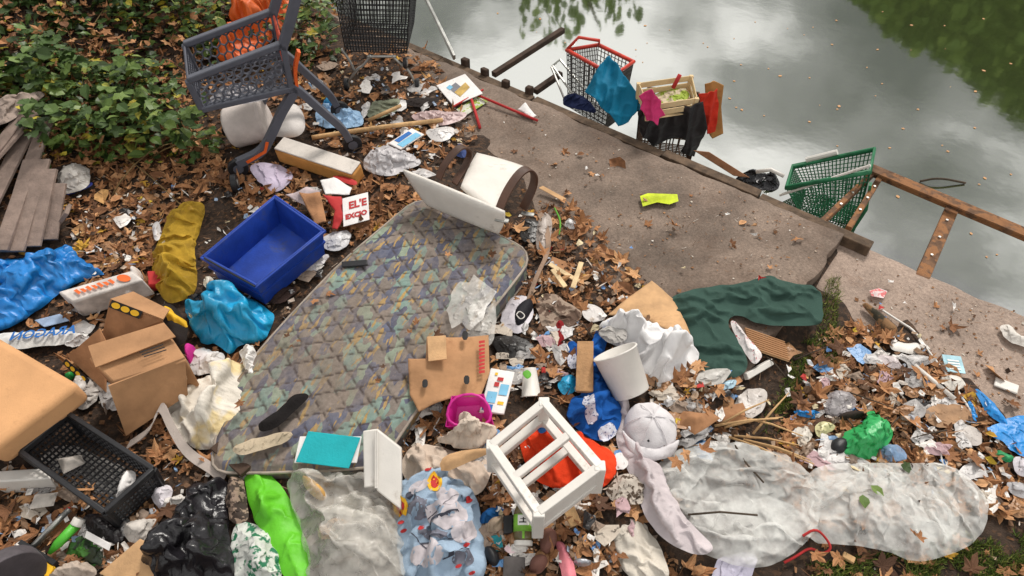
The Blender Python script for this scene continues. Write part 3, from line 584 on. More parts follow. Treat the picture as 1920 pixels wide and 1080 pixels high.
# ================================================================== white chair with brown loop arms, thrown on the mattress
ch = thing('armchair', P(880, 430, .1), 'overturned white vinyl armchair with brown bentwood loop arms on the mattress', 'chair')
def pad(name, quad, th, bulge, mat, parent):
    q = [vec(p) for p in quad]; mb = MB(); nu, nv = 14, 12; n = np.cross(q[1] - q[0], q[3] - q[0]); n /= np.linalg.norm(n); n = n if n[2] > 0 else -n; VV = []
    for sgn in (1, -1):
        for i in range(nu + 1):
            for j in range(nv + 1):
                u, v = i / nu, j / nv; eu, ev = 2 * u - 1, 2 * v - 1; k = max(abs(eu), abs(ev), 1e-6); rr = math.hypot(eu, ev); f = 1 - .10 * max(0, rr - 1.0) ; u2, v2 = .5 + eu * f / 2, .5 + ev * f / 2
                p = (q[0] * (1 - u2) + q[1] * u2) * (1 - v2) + (q[3] * (1 - u2) + q[2] * u2) * v2
                dd = (1 - abs(eu) ** 6) * (1 - abs(ev) ** 6); VV.append(p + n * sgn * (th / 2 * (.35 + .65 * dd) + bulge * (1 - eu * eu) * (1 - ev * ev) * (sgn > 0)))
    m = (nu + 1) * (nv + 1); Fq = []
    for s_ in range(2):
        for i in range(nu):
            for j in range(nv):
                a = s_ * m + i * (nv + 1) + j; f = (a, a + nv + 1, a + nv + 2, a + 1); Fq.append(f if s_ == 0 else f[::-1])
    rim = [i * (nv + 1) for i in range(nu + 1)] + [nu * (nv + 1) + j for j in range(1, nv + 1)] + [i * (nv + 1) + nv for i in range(nu - 1, -1, -1)] + [j for j in range(nv - 1, 0, -1)]
    for i in range(len(rim)): a, c = rim[i], rim[(i + 1) % len(rim)]; Fq.append((a, m + a, m + c, c))
    VV = np.array(VV); o = mesh(name, VV, Fq, mat, parent, smooth=True); bm = bmesh.new(); bm.from_mesh(o.data); bmesh.ops.recalc_face_normals(bm, faces=bm.faces); bm.to_mesh(o.data); bm.free(); return o
pad('backrest', [P(752, 316, .44), P(872, 344, .44), P(955, 402, .38), P(938, 438, .20)][:1] + [P(950, 398, .40), P(938, 440, .19), P(800, 384, .19)], .05, -.01, cream, ch)
pad('seat', [P(862, 350, .36), P(892, 287, .22), P(985, 313, .22), P(932, 408, .34)], .06, .012, cream, ch)
axs = P(940, 405, .3) - P(860, 345, .3)
ribbon(smooth_pts([P(822, 335, .34), P(832, 310, .38), P(852, 284, .42), P(868, 273, .42), (P(882, 282, .38)), P(878, 302, .3), P(852, 345, .26)]), axs, .052, .014).build('armrest', brownband, ch, smooth=False, bevel=.003)
ribbon(smooth_pts([P(932, 404, .34), P(948, 362, .4), P(972, 326, .44), P(990, 314, .44), P(1003, 326, .40), P(1000, 352, .3), P(980, 392, .2)]), axs, .06, .014).build('armrest', brownband, ch, bevel=.003)
for q in (P(930, 406, .335), P(979, 395, .19)): slab3('arm_clip', q, q + Vector((.08, -.02, 0)), q + Vector((-.01, -.03, 0)), .012, steel, parent=ch)
# ================================================================== blue crate
def crate(name, rim, depth, taper, wall, mat, label, lip=.02, parts_grid=None):
    rim = [vec(p) for p in rim]; bot = shrink(rim, taper, -depth); ri = shrink(rim, wall); bi = shrink(bot, wall, wall * .12); c = sum(bot) / 4
    tr = thing(name, c, label, 'crate')
    if not parts_grid:
        for i in range(4):
            j = (i + 1) % 4; w = hexa(MB(), [rim[i], rim[j], bot[j], bot[i]], [ri[i], ri[j], bi[j], bi[i]]).build('wall', mat, tr, bevel=.004)
        hexa(MB(), bot, [q + np.array([0, 0, .012]) for q in bot]).build('base', mat, tr)
        for i in range(4):
            j = (i + 1) % 4; m_ = MB(); o1 = shrink(rim, -.05)
            hexa(m_, [rim[i], rim[j], o1[j], o1[i]], [rim[i] - [0, 0, lip], rim[j] - [0, 0, lip], o1[j] - [0, 0, lip], o1[i] - [0, 0, lip]]).build('rim', mat, tr, bevel=.004)
            b1 = shrink(rim, taper * .45 - .028, -depth * .45); b2 = shrink(rim, taper * .52 - .028, -depth * .52); w1 = shrink(rim, taper * .45, -depth * .45); w2 = shrink(rim, taper * .52, -depth * .52)
            hexa(MB(), [b1[i], b1[j], b2[j], b2[i]], [w1[i], w1[j], w2[j], w2[i]]).build('rib', mat, tr)
    else:
        nx, ny, nz = parts_grid
        for i in range(4):
            j = (i + 1) % 4; m_ = MB(); N_ = nx if i % 2 == 0 else ny
            for k in range(N_ + 1): t_ = k / N_; m_.bar(rim[i] + (rim[j] - rim[i]) * t_, bot[i] + (bot[j] - bot[i]) * t_, .007, .007)
            for k in range(nz + 1): t_ = k / nz; m_.bar(rim[i] + (bot[i] - rim[i]) * t_, rim[j] + (bot[j] - rim[j]) * t_, .008, .009)
            m_.build('wall_grid', mat, tr); MB().bar(rim[i], rim[j], .022, .03).build('rim', mat, tr, bevel=.004)
            MB().bar(rim[i], bot[i], .024, .024, (1, 0, 0)).build('corner_post', mat, tr, bevel=.004)
        m_ = MB(); g = bot
        for k in range(nx + 1): t_ = k / nx; m_.bar(g[0] + (g[1] - g[0]) * t_, g[3] + (g[2] - g[3]) * t_, .006, .008)
        for k in range(ny + 1): t_ = k / ny; m_.bar(g[0] + (g[3] - g[0]) * t_, g[1] + (g[2] - g[1]) * t_, .006, .007)
        m_.build('base_grid', mat, tr)
    return tr
bc = crate('plastic_crate', [P(380, 481, .25), P(515, 368, .29), P(606, 432, .27), P(480, 535, .23)], .19, .08, .05, bluep, 'deep blue plastic crate standing open beside the mattress')
for q_ in [(P(430, 447, .21), P(452, 428, .215), P(431, 453, .19)), (P(548, 395, .23), P(574, 413, .225), P(547, 401, .21))]: slab3('hand_slot', *q_, .004, blackp, parent=bc)
MB().tube([P(383, 484, .255), P(478, 537, .235)], .006, 6).build('bail_arm', blackp, bc)
crate('mesh_crate', [P(128, 776, .22), P(288, 880, .20), P(197, 962, .20), P(40, 848, .22)], .15, .06, .04, blackp, 'black plastic mesh produce crate holding leaves and paper', parts_grid=(18, 12, 5))
# ================================================================== grey plastic trolley tipped among the leaves
W1, W2 = P(452, 330, .02), P(664, 285, .02)
def tv(x, y): return VP(x, y, W1, W2)
wd = (W2 - W1).normalized(); wv = Vector((-wd.y, wd.x, 0)) * .48
if wv.y < 0: wv = -wv
tg = thing('plastic_trolley', W1, 'grey plastic shopping trolley with honeycomb basket tipped on the rubbish', 'shopping trolley')
def hexpanel(mb, q, cell, r):
    """honeycomb of struts over the quad q"""
    q = [vec(p) for p in q]; w = np.linalg.norm(q[1] - q[0]); h = np.linalg.norm(q[3] - q[0]); nx = int(w / (cell * 1.732)); ny = int(h / (cell * 1.5))
    def m(u, v): return (q[0] * (1 - u) + q[1] * u) * (1 - v) + (q[3] * (1 - u) + q[2] * u) * v
    seen = set()
    for j in range(ny + 1):
        for i in range(nx + 1):
            cx = (i + .5 * (j % 2)) / (nx + .01); cy = j / (ny + .01); pt = [(cx + math.sin(a) * .577 / nx, cy + math.cos(a) * .667 / ny) for a in [k * math.pi / 3 for k in range(6)]]
            for k in range(6):
                a, c = pt[k], pt[(k + 1) % 6]; key = (round((a[0] + c[0]) * 40 * nx / 4), round((a[1] + c[1]) * 40 * ny / 4))
                if key in seen or min(a[0], c[0], a[1], c[1]) < -.02 or max(a[0], c[0], a[1], c[1]) > 1.02: continue
                seen.add(key); mb.tube([m(*a), m(*c)], r, 4)
    return mb
side = [tv(352, 150), tv(530, 82), tv(546, 165), tv(378, 204)]; far = [q + wv for q in side]
hexpanel(MB(), side, .030, .0065).build('basket_side', greyp, tg); hexpanel(MB(), far, .030, .0065).build('basket_side', greyp, tg)
MB().grid(side[0], far[0], far[3], side[3], 14, 5, .008).build('basket_front', greyp, tg); hexpanel(MB(), [side[3], side[2], far[2], far[3]], .036, .007).build('basket_floor', greyp, tg)
back = [tv(534, 80), tv(548, 20), tv(556, 160), tv(546, 165)]; redmesh = M('red_mesh', (196, 84, 62), dirt=.3)
hexpanel(MB(), [side[1], far[1], far[2], side[2]], .036, .008).build('back_gate', redmesh, tg, )
for off in (Vector((0, 0, 0)), wv):
    for a, c, w in ((side[0], side[1], .05), (side[3], side[2], .055), (side[0], side[3], .045), (side[1], side[2], .05)): MB().bar(a + off, c + off, .04, w, wv).build('basket_frame', greyp, tg, bevel=.008)
    MB().tube(smooth_pts([tv(532, 82) + off, tv(546, 40) + off, tv(553, 2) + off, tv(556, -12) + off], 2), [.035] * 2 + [.03] * 12 + [.02] * 10, 8).build('handle_post', greyp, tg, smooth=True) if False else ribbon(smooth_pts([tv(528, 92) + off, tv(540, 55) + off, tv(550, 15) + off, tv(557, -12) + off]), wv, .05, .06).build('handle_post', greyp, tg, bevel=.01)
    ribbon(smooth_pts([tv(545, 165) + off, tv(552, 172) + off, tv(530, 205) + off, tv(510, 250) + off, tv(492, 285) + off, tv(445, 306) + off]), wv, .055, .055).build('leg', greyp, tg, bevel=.012)
    ribbon(smooth_pts([tv(545, 160) + off, tv(562, 170) + off, tv(600, 205) + off, tv(640, 238) + off, tv(655, 262) + off]), wv, .055, .05).build('leg', greyp, tg, bevel=.012)
    ribbon([tv(462, 300) + off, tv(496, 280) + off, tv(500, 262) + off], wv, .07, .02).build('leg_trim', orangep, tg)
    wheel(tg, W1 + off + Vector((0, 0, .07)), wv, .07, .035, blackp, greyp); wheel(tg, W2 + off + Vector((0, 0, .07)), wv, .07, .035, blackp, greyp)
MB().tube([tv(556, -12), tv(556, -12) + wv], .02, 10).build('handle', orangep, tg)
ribbon(smooth_pts([tv(560, 95) , tv(552, 130), tv(556, 160)]), wv, .05, .02).build('back_stile', orangep, tg)
# ================================================================== black wire trolley at the top of the bank
K1, K2 = P(652, 166, .0), P(786, 166, .0)
def kv(x, y): return VP(x, y, K1, K2)
kd = (K2 - K1).normalized(); kw = Vector((-kd.y, kd.x, 0)) * .7
if kw.y < 0: kw = -kw
bt = thing('wire_trolley', K1, 'black wire shopping trolley with chrome legs standing under the bushes', 'shopping trolley')
fr = [kv(622, -40), kv(770, -40), kv(762, 100), kv(648, 96)]; bk = [q + kw * 1.05 for q in fr]; bk[2] = bk[2] - kw * .3; bk[3] = bk[3] - kw * .3
blackw = M('black_wire', (28, 28, 30), rough=.5, dirt=.3)
basket(bt, [fr[0], fr[1], bk[1], bk[0]], [fr[3], fr[2], bk[2], bk[3]], 22, 15, .0042, blackw, blackw)
for pts in ([(640, 92), (655, 112), (664, 132)], [(695, 104), (682, 122), (668, 130), (650, 160)], [(735, 104), (748, 118), (764, 128), (782, 163)], [(688, 106), (742, 106)]): MB().tube(smooth_pts([kv(*p) for p in pts]), .011, 7).build('leg', steel, bt, smooth=True)
for x in (650, 783): wheel(bt, kv(x, 158), kd, .05, .03, blackp, steel)
wheel(bt, kv(760, 118), kd, .045, .03, blackp, steel)
# ================================================================== trolley with red rim standing in the water
rim = [PZ(1063, 94, .36), PZ(1122, 84, .36), PZ(1188, 116, .36), PZ(1150, 142, .36)]; flo = [Vector(q) for q in shrink(rim, .14, -.52)]
rt = thing('wire_trolley', (*(sum(rim, Vector()) / 4)[:2], WZ), 'wire shopping trolley with red rim standing in the water by the bank', 'shopping trolley')
basket(rt, rim, flo, 18, 12, .004, M('dull_wire', (92, 90, 88), rough=.5, metal=.4), redp, .018)
MB().tube([PZ(1064, 92, .37), PZ(1085, 70, .44), PZ(1124, 76, .44), PZ(1122, 86, .37)], .014, 7).build('handle', redp, rt, smooth=True)
for a, c in (((1036, 124), (1076, 180)), ((1050, 112), (1096, 168)), ((1036, 124), (1050, 112)), ((1034, 126), (1060, 190))): MB().tube([PZ(*a, .16), PZ(*c, .02)], .010, 6).build('frame_tube', steel, rt)
# green trolley lying in the water under the rusty frame
D_, C_ = PZ(1496, 398, WZ), PZ(1606, 428, WZ)
def gv(x, y): return VP(x, y, D_, C_)
gt = thing('wire_trolley', (D_ + C_) / 2, 'green and white wire shopping trolley sunk beside the rusty steel frame', 'shopping trolley')
gw = Vector((C_.y - D_.y, -(C_.x - D_.x), 0)).normalized() * .3
if gw.y < 0: gw = -gw
r4 = [gv(1474, 352), gv(1632, 322), gv(1632, 322) + gw, gv(1474, 352) + gw]; f4 = [gv(1500, 400), gv(1606, 424), gv(1606, 424) + gw, gv(1500, 400) + gw]
basket(gt, r4, f4, 20, 11, .0042, greenp, greenp, .02); MB().tube([gv(1462, 366), gv(1632, 310)], .011, 7).build('handle', white, gt); MB().tube([gv(1418, 322), gv(1445, 318), gv(1470, 330)], .016, 7).build('bumper', white, gt, smooth=True); MB().tube([gv(1500, 340) + gw, gv(1560, 326) + gw], .022, 8).build('grip', white, gt)
ribbon([gv(1632, 345), gv(1625, 390), gv(1600, 428)], gw, .05, .02).build('end_frame', greenp, gt)
# ================================================================== rusty frame, poles and stumps by the water
rf = thing('landing_stage', PZ(1640, 420, -.05), 'rusty steel channel frame of a broken landing stage over the water', 'frame')
MB().bar(PZ(1632, 318, .0), PZ(2060, 498, .0), .045, .08).build('long_beam', rust, rf, bevel=.004); MB().bar(PZ(1632, 316, .058), PZ(2060, 496, .048), .065, .012).build('top_flange', rust, rf)
for a, c, w in (((1540, 418), (1640, 322), .04), ((1590, 430), (1652, 330), .04), ((1722, 535), (1788, 384), .085)):
    cb = MB().bar(PZ(*a, -.03), PZ(*c, -.03), w, .05).build('cross_beam', rust, rf, bevel=.004)
    A_, B_ = vec(PZ(*a, 0)), vec(PZ(*c, 0))
    for k in range(3): c3 = A_ + (B_ - A_) * (.35 + .22 * k); MB().tube([c3 + [0, 0, -.006], c3 + [0, 0, .006]], .009, 8).build('rivet', steel, cb)
def pole(name, pts, r, mat, label, cat, k=8): return tag(MB().tube(smooth_pts(pts, 1), r, k).build(name, mat, smooth=True), label, cat)
tag(MB().bar(PZ(925, 140, .06), PZ(1056, 56, .16), .05, .05).build('timber_pole', darkwood, bevel=.006), 'long dark timber pole jutting out from the bank over the water', 'pole')
tag(MB().bar(PZ(1003, 172, .0), PZ(1052, 138, .05), .05, .05).build('timber_pole', darkwood, bevel=.006), 'short dark timber pole jutting out beside the red rimmed trolley', 'pole')
tag(MB().bar(PZ(780, -40, .35), PZ(852, 108, .14), .025, .05).build('steel_rail', steel, bevel=.004), 'bare steel rail slanting down to the stumps at the bank', 'rail'); tag(MB().bar(PZ(770, -60, .3), PZ(828, 62, .16), .02, .03).build('steel_rail', M('grey_rail', (150, 150, 150), dirt=.3), bevel=.004), 'thin pale rail beside the bare steel rail by the wire trolley', 'rail')
for x, y, l in ((872, 106, 'next to the steel rail'), (909, 124, 'between the steel rail and the long pole'), (949, 146, 'just past the long timber pole'), (992, 158, 'beside the short timber pole')):
    q = PZ(x, y + 4, .14); q0 = Vector((q.x, q.y, -.5)); tag(MB().bar(q0, q, .05, .065, (.78, -.63, 0)).build('mooring_stump', darkwood, bevel=.01, wob=.003), 'rotten timber stump at the water edge ' + l, 'stump')
pole('branch', [PZ(1725, 340, WZ + .02), PZ(1760, 334, WZ + .05), PZ(1810, 343, WZ + .02)], [.008] * 6, bark, 'thin curved branch floating beyond the rusty frame', 'branch') if False else tag(MB().tube(smooth_pts([PZ(1725, 340, WZ + .01), PZ(1760, 333, WZ + .06), PZ(1810, 343, WZ + .01)]), .009, 6).build('branch', bark, smooth=True), 'thin curved branch floating beyond the rusty frame', 'branch')
# ================================================================== boards on the left
pl = [((-60, 470), (70, 205), 26, .05), ((0, 470), (92, 215), 24, .075), ((18, 472), (70, 300), 44, .05), ((52, 462), (84, 318), 40, .07), ((88, 450), (104, 345), 34, .06), ((108, 420), (128, 392), 24, .05), ((-70, 360), (60, 195), 22, .12), ((-40, 330), (74, 200), 18, .14)]
names_ = ['widest grey weathered board at the foot of the fan', 'long grey board leaning up to the tied rag', 'wide grey board in the middle of the fan', 'grey board with a split end in the fan', 'broad grey board next to the blue rimmed pack', 'short grey offcut at the edge of the fan', 'grey board lying across the top of the fan', 'narrow grey lath on top of the fanned boards']
for (a, c, w, h), lb in zip(pl, names_):
    A_, B_ = P(*a, h), P(*c, h + .12); tag(MB().bar(A_, B_, w / 250, .02).build('board', planks_m, bevel=.003, wob=.002), lb, 'board')
# ================================================================== soft, crumpled and thin things
def PLm(name, col, **k): return M(name, col, **{**dict(rough=.38, var=.16, vs=6, dirt=.22, ds=7, bump=.35, bs=35, spec=.5), **k})
def CLm(name, col, **k): return M(name, col, **{**dict(rough=.92, var=.15, vs=7, dirt=.25, ds=5, bump=.4, bs=160, spec=.15), **k})
film = PLm('clear_film', (206, 202, 196), film=.5, rough=.25, dirt=.25); filmd = PLm('dirty_film', (226, 221, 212), film=.38, rough=.25, dirt=.3, dcol=(150, 134, 112)); veil = CLm('white_veil', (244, 242, 238), film=.37, rough=.3, dirt=.2, var=.08, ds=5, dcol=(158, 146, 128), bump=.2, bs=220)
R_ = math.radians
# ---- left side, from the bushes down
blob('tied_rag', [(-30, 190), (30, 172), (82, 170), (78, 195), (45, 215), (30, 238), (-30, 245)], .10, CLm('rag_grey', (158, 142, 132)), 'crumpled grey brown rag lying on the top of the boards', 'rag', 'cloth', .05, 10, base=.16)
bp = blob('foil_pack', [(98, 318), (128, 300), (160, 302), (174, 345), (168, 366), (105, 370)], .09, PLm('silver_pack', (176, 170, 164), dirt=.3), 'crumpled silver pack with blue rim near the grey boards', 'packaging', 'plastic', .03, 14)
blob('rim', [(102, 350), (118, 356), (150, 358), (172, 340), (176, 362), (108, 372)], .075, PLm('pack_blue', (44, 62, 160)), mode='plastic', amp=.02, freq=14, parent=bp, n=200); blob('opening', [(78, 322), (120, 308), (148, 312), (146, 326), (100, 336)], .10, CLm('dark_in', (58, 48, 44)), mode='plastic', amp=.01, parent=bp, n=200)
blob('plastic_sack', [(-60, 480), (0, 462), (60, 470), (118, 438), (130, 470), (186, 500), (178, 515), (120, 540), (60, 590), (0, 622), (-60, 640)], .17, PLm('sack_blue', (20, 120, 196), var=.28), 'large bright blue crumpled plastic sack beside the grey boards', 'sack', 'plastic', .085, 6, n=3200, fine=.4)
st = blob('print_strip', [(6, 545), (24, 535), (30, 590), (14, 605)], .19, M('strip_print', (40, 60, 60), col2=(190, 200, 90), c2s=38, dirt=0), mode='plastic', amp=.02, parent=bpy.data.objects['plastic_sack'], n=150)
bx = thing('parcel_box', P(190, 570), 'battered white cardboard box with faded orange print against the blue sack', 'box')
A, B, C = P(108, 548, .19), P(246, 508, .20), P(124, 560, .17); slab3('carton', P(106, 548, .18), P(246, 506, .2), P(128, 566, .17), .16, M('white_carton', (214, 206, 200), dirt=.45, dcol=(168, 148, 132), bump=.4, bs=25), parent=bx, wob=.008, bevel=.012)
A, B, C = P(106, 548, .183), P(246, 506, .203), P(128, 566, .173)
for k in range(7): u = .18 + k * .075; deco(bx, A, B, C, [(u, .3), (u + .05, .25 + .1 * (k % 2)), (u + .055, .6), (u + .01, .72)], ink['orange'], .004, 'lettering')
deco(bx, A, B, C, circ(.82, .5, .35, .22), ink['orange'], .004, 'emblem')
blob('crushed_carton', [(250, 500), (266, 510), (272, 560), (250, 580), (236, 560)], .14, MATS['white_carton'], 'torn crushed end flap of white carton by the yellow net', 'carton', 'plastic', .03, 12, n=400)
slab3('red_box', P(276, 508, .08), P(300, 506, .08), P(278, 532, .08), .07, ink['red'], 'small dark red carton lying against the yellow net sack', 'carton', bevel=.006, wob=.004)
blob('net_sack', [(318, 385), (360, 376), (384, 388), (376, 430), (362, 470), (372, 535), (345, 562), (310, 565), (288, 520), (285, 478), (305, 430)], .14, PLm('yellow_net', (196, 156, 34), film=.86, dirt=.3, dcol=(140, 108, 34), bump=.8, bs=190, rough=.7), 'yellow mesh net sack slumped beside the blue crate', 'sack', 'cloth', .05, 8, ang=R_(80), aniso=3, n=1800)
blob('plastic_bag', [(345, 565), (380, 545), (420, 530), (462, 545), (505, 575), (508, 610), (492, 640), (450, 640), (432, 668), (408, 640), (385, 650), (362, 610)], .20, PLm('bag_cyan', (28, 150, 196), var=.25), 'turquoise plastic bag draped below the blue crate', 'bag', 'cloth', .07, 7, n=2600, ang=R_(60), aniso=2.2, fine=.5)
slab3('blue_folder', P(64, 600, .03), P(112, 588, .04), P(82, 613, .03), .006, M('pale_blue_card', (158, 178, 206), dirt=.2), 'pale blue paper folder poking out under the blue sack', 'folder')
ba = blob('banner_strip', [(-40, 625), (150, 612), (162, 625), (130, 640), (40, 655), (-40, 662)], .02, M('banner_white', (214, 212, 208), dirt=.25, dcol=(160, 150, 140)), 'white printed banner strip with blue letters lying upside down', 'banner', 'plastic', .008, 8, sm=1, n=500, base=.02, sim=0)
q1, q2 = vec(P(140, 624, .085)), vec(P(0, 640, .085)); text('ARAGON', q1 , q2 - q1, (q2 - q1)[[1, 0, 2]] * np.array([1, -1, 0]), .085, ink['blue'], ba, bold=.002)
blob('paper_crumple', [(118, 640), (160, 622), (168, 640), (130, 655)], .05, paperw, 'crumpled white paper at the torn end of the banner', 'paper', 'plastic', .02, 20, n=250)
# open carton and closed carton
ob = thing('open_carton', P(200, 700), 'torn open brown carton with black band and yellow dots', 'box')
def panel(par, q, mat, th=.006, name='panel'):
    q = [vec(p) for p in q]; n = np.cross(q[1] - q[0], q[3] - q[0]); n /= np.linalg.norm(n); return hexa(MB(), q, [p - n * th for p in q]).build(name, mat, par)
panel(ob, [P(188, 648, .12), P(207, 562, .36), P(306, 600, .34), P(312, 650, .10)], card3); panel(ob, [P(128, 668, .10), P(188, 616, .26), P(200, 640, .22), P(200, 735, .05)], card3); panel(ob, [P(207, 562, .362), P(250, 548, .34), P(318, 582, .33), P(306, 600, .342)], card); panel(ob, [P(132, 668, .10), P(206, 700, .08), P(240, 650, .05), P(180, 630, .06)], card3)
A, B, C = P(212, 562, .365), P(306, 598, .345), P(205, 576, .33); deco(ob, A, B, C, [(0, 0), (.62, 0), (.62, 1.0), (0, 1.0)], ink['black'], .006, 'band')
for k in range(3): deco(ob, A, B, C, circ(.12 + .19 * k, .5, .36, .24), ink['yellow'], .009, 'dot')
A, B, C = P(130, 672, .12), P(175, 712, .1), P(124, 682, .1); deco(ob, A, B, C, [(0, 0), (1, 0), (1, 1), (0, 1)], ink['black'], .02, 'band')
for k in range(4): deco(ob, A, B, C, circ(.15 + .22 * k, .5, .3, .3), ink['yellow'], .023, 'dot')
cb = thing('closed_carton', P(270, 780), 'crushed brown cardboard carton with taped seam and lifted flap', 'box')
A, B, C = P(172, 668, .34), P(318, 625, .35), P(205, 716, .33); slab3('carton', A, B, C, .26, card, parent=cb, bevel=.01, wob=.008)
panel(cb, [P(166, 650, .37), P(308, 606, .38), P(330, 632, .362), P(180, 690, .35)], card, .007, 'flap')
f1, f2, f3, f4_ = P(203, 722, .325), P(346, 668, .335), P(352, 738, .16), P(236, 815, .06)
panel(cb, [f1, f2, f3, f4_], card, .012, 'front_panel'); panel(cb, [P(222, 760, .21), P(350, 705, .23), P(351, 711, .215), P(224, 767, .20)], M('tape', (204, 176, 140), rough=.3), .003, 'tape')
for k in range(3): panel(cb, [P(262 + k * 4, 660 - k * 1 + k * 5, .372), P(306 + k * 3, 645 + k * 5, .372), P(306 + k * 3, 647 + k * 5, .372), P(262 + k * 4, 662 + k * 4, .372)], ink['black'], .001, 'lettering')
blob('dark_card', [(300, 572), (322, 566), (348, 600), (350, 640), (318, 650), (300, 610)], .05, CLm('black_card', (44, 38, 36)), 'black card with a splash of yellow behind the brown carton', 'card', 'plastic', .01, 10, base=.06, n=300, sim=0)
blob('yellow_print', [(302, 592), (318, 572), (332, 588), (345, 598), (350, 612), (338, 616), (340, 630), (326, 618), (314, 604)], .058, ink['yellow'], mode='plastic', amp=.01, base=.10, sm=0, n=200, sim=0, parent=bpy.data.objects['dark_card'])
pb = blob('paper_bag', [(352, 660), (375, 645), (405, 648), (420, 668), (405, 700), (358, 704)], .12, paperw, 'crushed white bag with magenta stripe above the stained pillow', 'bag', 'plastic', .03, 12, n=500); blob('stripe', [(355, 662), (376, 650), (384, 656), (366, 694), (357, 690)], .135, ink['magenta'], mode='plastic', amp=.01, parent=pb, n=100)
blob('pillow', [(318, 740), (345, 705), (400, 680), (448, 664), (468, 690), (462, 760), (440, 820), (400, 842), (355, 832), (322, 800), (302, 762)], .20, CLm('stained_pillow', (222, 214, 202), dirt=.45, ds=3.2, dcol=(176, 148, 100), col2=(226, 206, 160), c2s=4, c2t=.58), 'stained white pillow collapsed at the corner of the mattress', 'pillow', 'cloth', .075, 5, n=2600, fine=.4)
blob('white_cloth', [(442, 648), (476, 642), (482, 700), (464, 706), (455, 672)], .10, CLm('cloth_white', (222, 218, 214)), 'small white cloth tucked between pillow and turquoise bag', 'cloth', 'cloth', .04, 10, base=.08, n=400)
tag(ribbon(smooth_pts([P(240, 835, .03), P(285, 805, .10), P(300, 752, .16), P(320, 800, .12), P(350, 850, .06), P(400, 880, .05), P(420, 900, .04)]), (.3, 1, .3), .05, .006).build('strap', CLm('grey_strap', (178, 166, 158)), bevel=.002), 'long pale grey strap trailing from the pillow to the black sack', 'strap')
slab3('foam_block', P(146, 718, .36), P(-60, 598, .40), P(-20, 846, .34), .15, foam, 'thick peach foam cushion block above the black crate', 'cushion', bevel=.035, seg=4)
slab3('white_box', P(-30, 884, .10), P(92, 876, .10), P(-30, 905, .10), .10, white, 'white polystyrene box lid wedged under the foam block', 'box', bevel=.008)
for i, (px, lb) in enumerate([([(105, 858), (150, 850), (160, 870), (120, 890)], 'beside the mesh crate wall'), ([(62, 925), (108, 922), (102, 950), (56, 955)], 'below the white box')]): blob('cardboard_scrap', px, .03, M('grey_card', (188, 180, 172), dirt=.4), 'torn grey card scrap ' + lb, 'scrap', 'plastic', .01, 16, n=160, base=.04, sm=0, sim=0)
blob('newsprint', [(75, 850), (120, 830), (175, 850), (255, 890), (205, 945), (150, 900), (90, 880)], .02, M('newsprint', (196, 192, 188), col2=(120, 116, 114), c2s=40, c2t=.56, dirt=.3), 'crumpled newspaper lying under the grid of the black mesh crate', 'newspaper', 'plastic', .02, 12, base=-.01, n=600)
blob('paper_sheet', [(232, 880), (258, 885), (245, 925), (215, 940)], .04, paperw, 'white paper sheet standing in the end of the mesh crate', 'paper', 'plastic', .01, 12, base=.10, n=150)
sg = thing('flat_mop', P(60, 1040), 'yellow headed floor squeegee with a steel pole', 'squeegee'); MB().tube([P(58, 1028, .06), P(130, 955, .10)], .013, 8).build('pole', steel, sg, smooth=True)
A, B, C = P(38, 1022, .07), P(102, 1062, .07), P(24, 1042, .07); slab3('head', A, B, C, .02, ink['yellow'], parent=sg); 
for k, u in enumerate((.22, .36, .62, .8)): deco(sg, A, B, C, [(u, .35), (u + .08, .4), (u + .06, .8), (u - .02, .7)], ink['black'], .004, 'lettering')
MB().bar(P(40, 1018, .06), P(106, 1058, .06), .02, .03).build('blade', blackp, sg)
bk_ = thing('bucket', P(20, 1090), 'dark grey ribbed plastic bucket lying at the edge of the heap', 'bucket')
for r_, z_ in ((.135, 0), (.15, .02), (.142, .05), (.15, .07)): MB().tube([P(15, 1100, .10 + z_), P(0, 1085, .10 + z_)], r_, 28).build('ring', M('grey_bucket', (82, 76, 80), rough=.6), bk_, bevel=.004)
gp_ = thing('detergent_pouch', P(160, 1020), 'green plastic pouch with white cap and paper label', 'pouch')
blob('pouch', [(110, 1030), (150, 990), (190, 1000), (215, 1040), (190, 1068), (120, 1066)], .07, PLm('pouch_green', (72, 128, 52), col2=(40, 54, 36), c2s=14), mode='plastic', amp=.03, freq=12, parent=gp_, n=600); MB().tube([P(92, 1038, .09), P(108, 1020, .11), P(142, 985, .12)], [.008, .02, .022], 8).build('spout', M('spout_green', (82, 180, 52), rough=.4), gp_, smooth=True); MB().tube([P(142, 986, .12), P(150, 972, .13)], .026, 8).build('cap', white, gp_, bevel=.004); slab3('label', P(162, 995, .12), P(208, 1020, .12), P(158, 1008, .11), .004, paperw, parent=gp_)
blob('black_cloth', [(150, 965), (205, 960), (235, 990), (225, 1025), (165, 1000)], .07, PLm('black_rag', (34, 30, 32)), 'shiny black scrap of plastic behind the green pouch', 'plastic', 'plastic', .03, 14, n=400)
blob('beige_rag', [(95, 1068), (130, 1050), (172, 1055), (180, 1090), (90, 1100)], .08, CLm('rag_beige', (186, 170, 156)), 'beige rag bunched up below the green pouch', 'rag', 'cloth', .03, 12, n=500)
slab3('cardboard_sheet', P(185, 1075, .07), P(262, 1010, .11), P(255, 1110, .07), .006, card2, 'brown cardboard sheet leaning against the black sack', 'cardboard')
for i, (px, c, lb) in enumerate([([(228, 985), (262, 968), (300, 975), (285, 1010), (245, 1020)], (206, 198, 190), 'white torn sheet beside the black sack'), ([(282, 918), (300, 905), (325, 915), (312, 950), (295, 955)], (214, 208, 214), 'white crumpled paper below the mesh crate corner')]): blob('torn_paper', px, .06, M('tp%d' % i, c, dirt=.3), lb, 'paper', 'plastic', .025, 14, n=300)
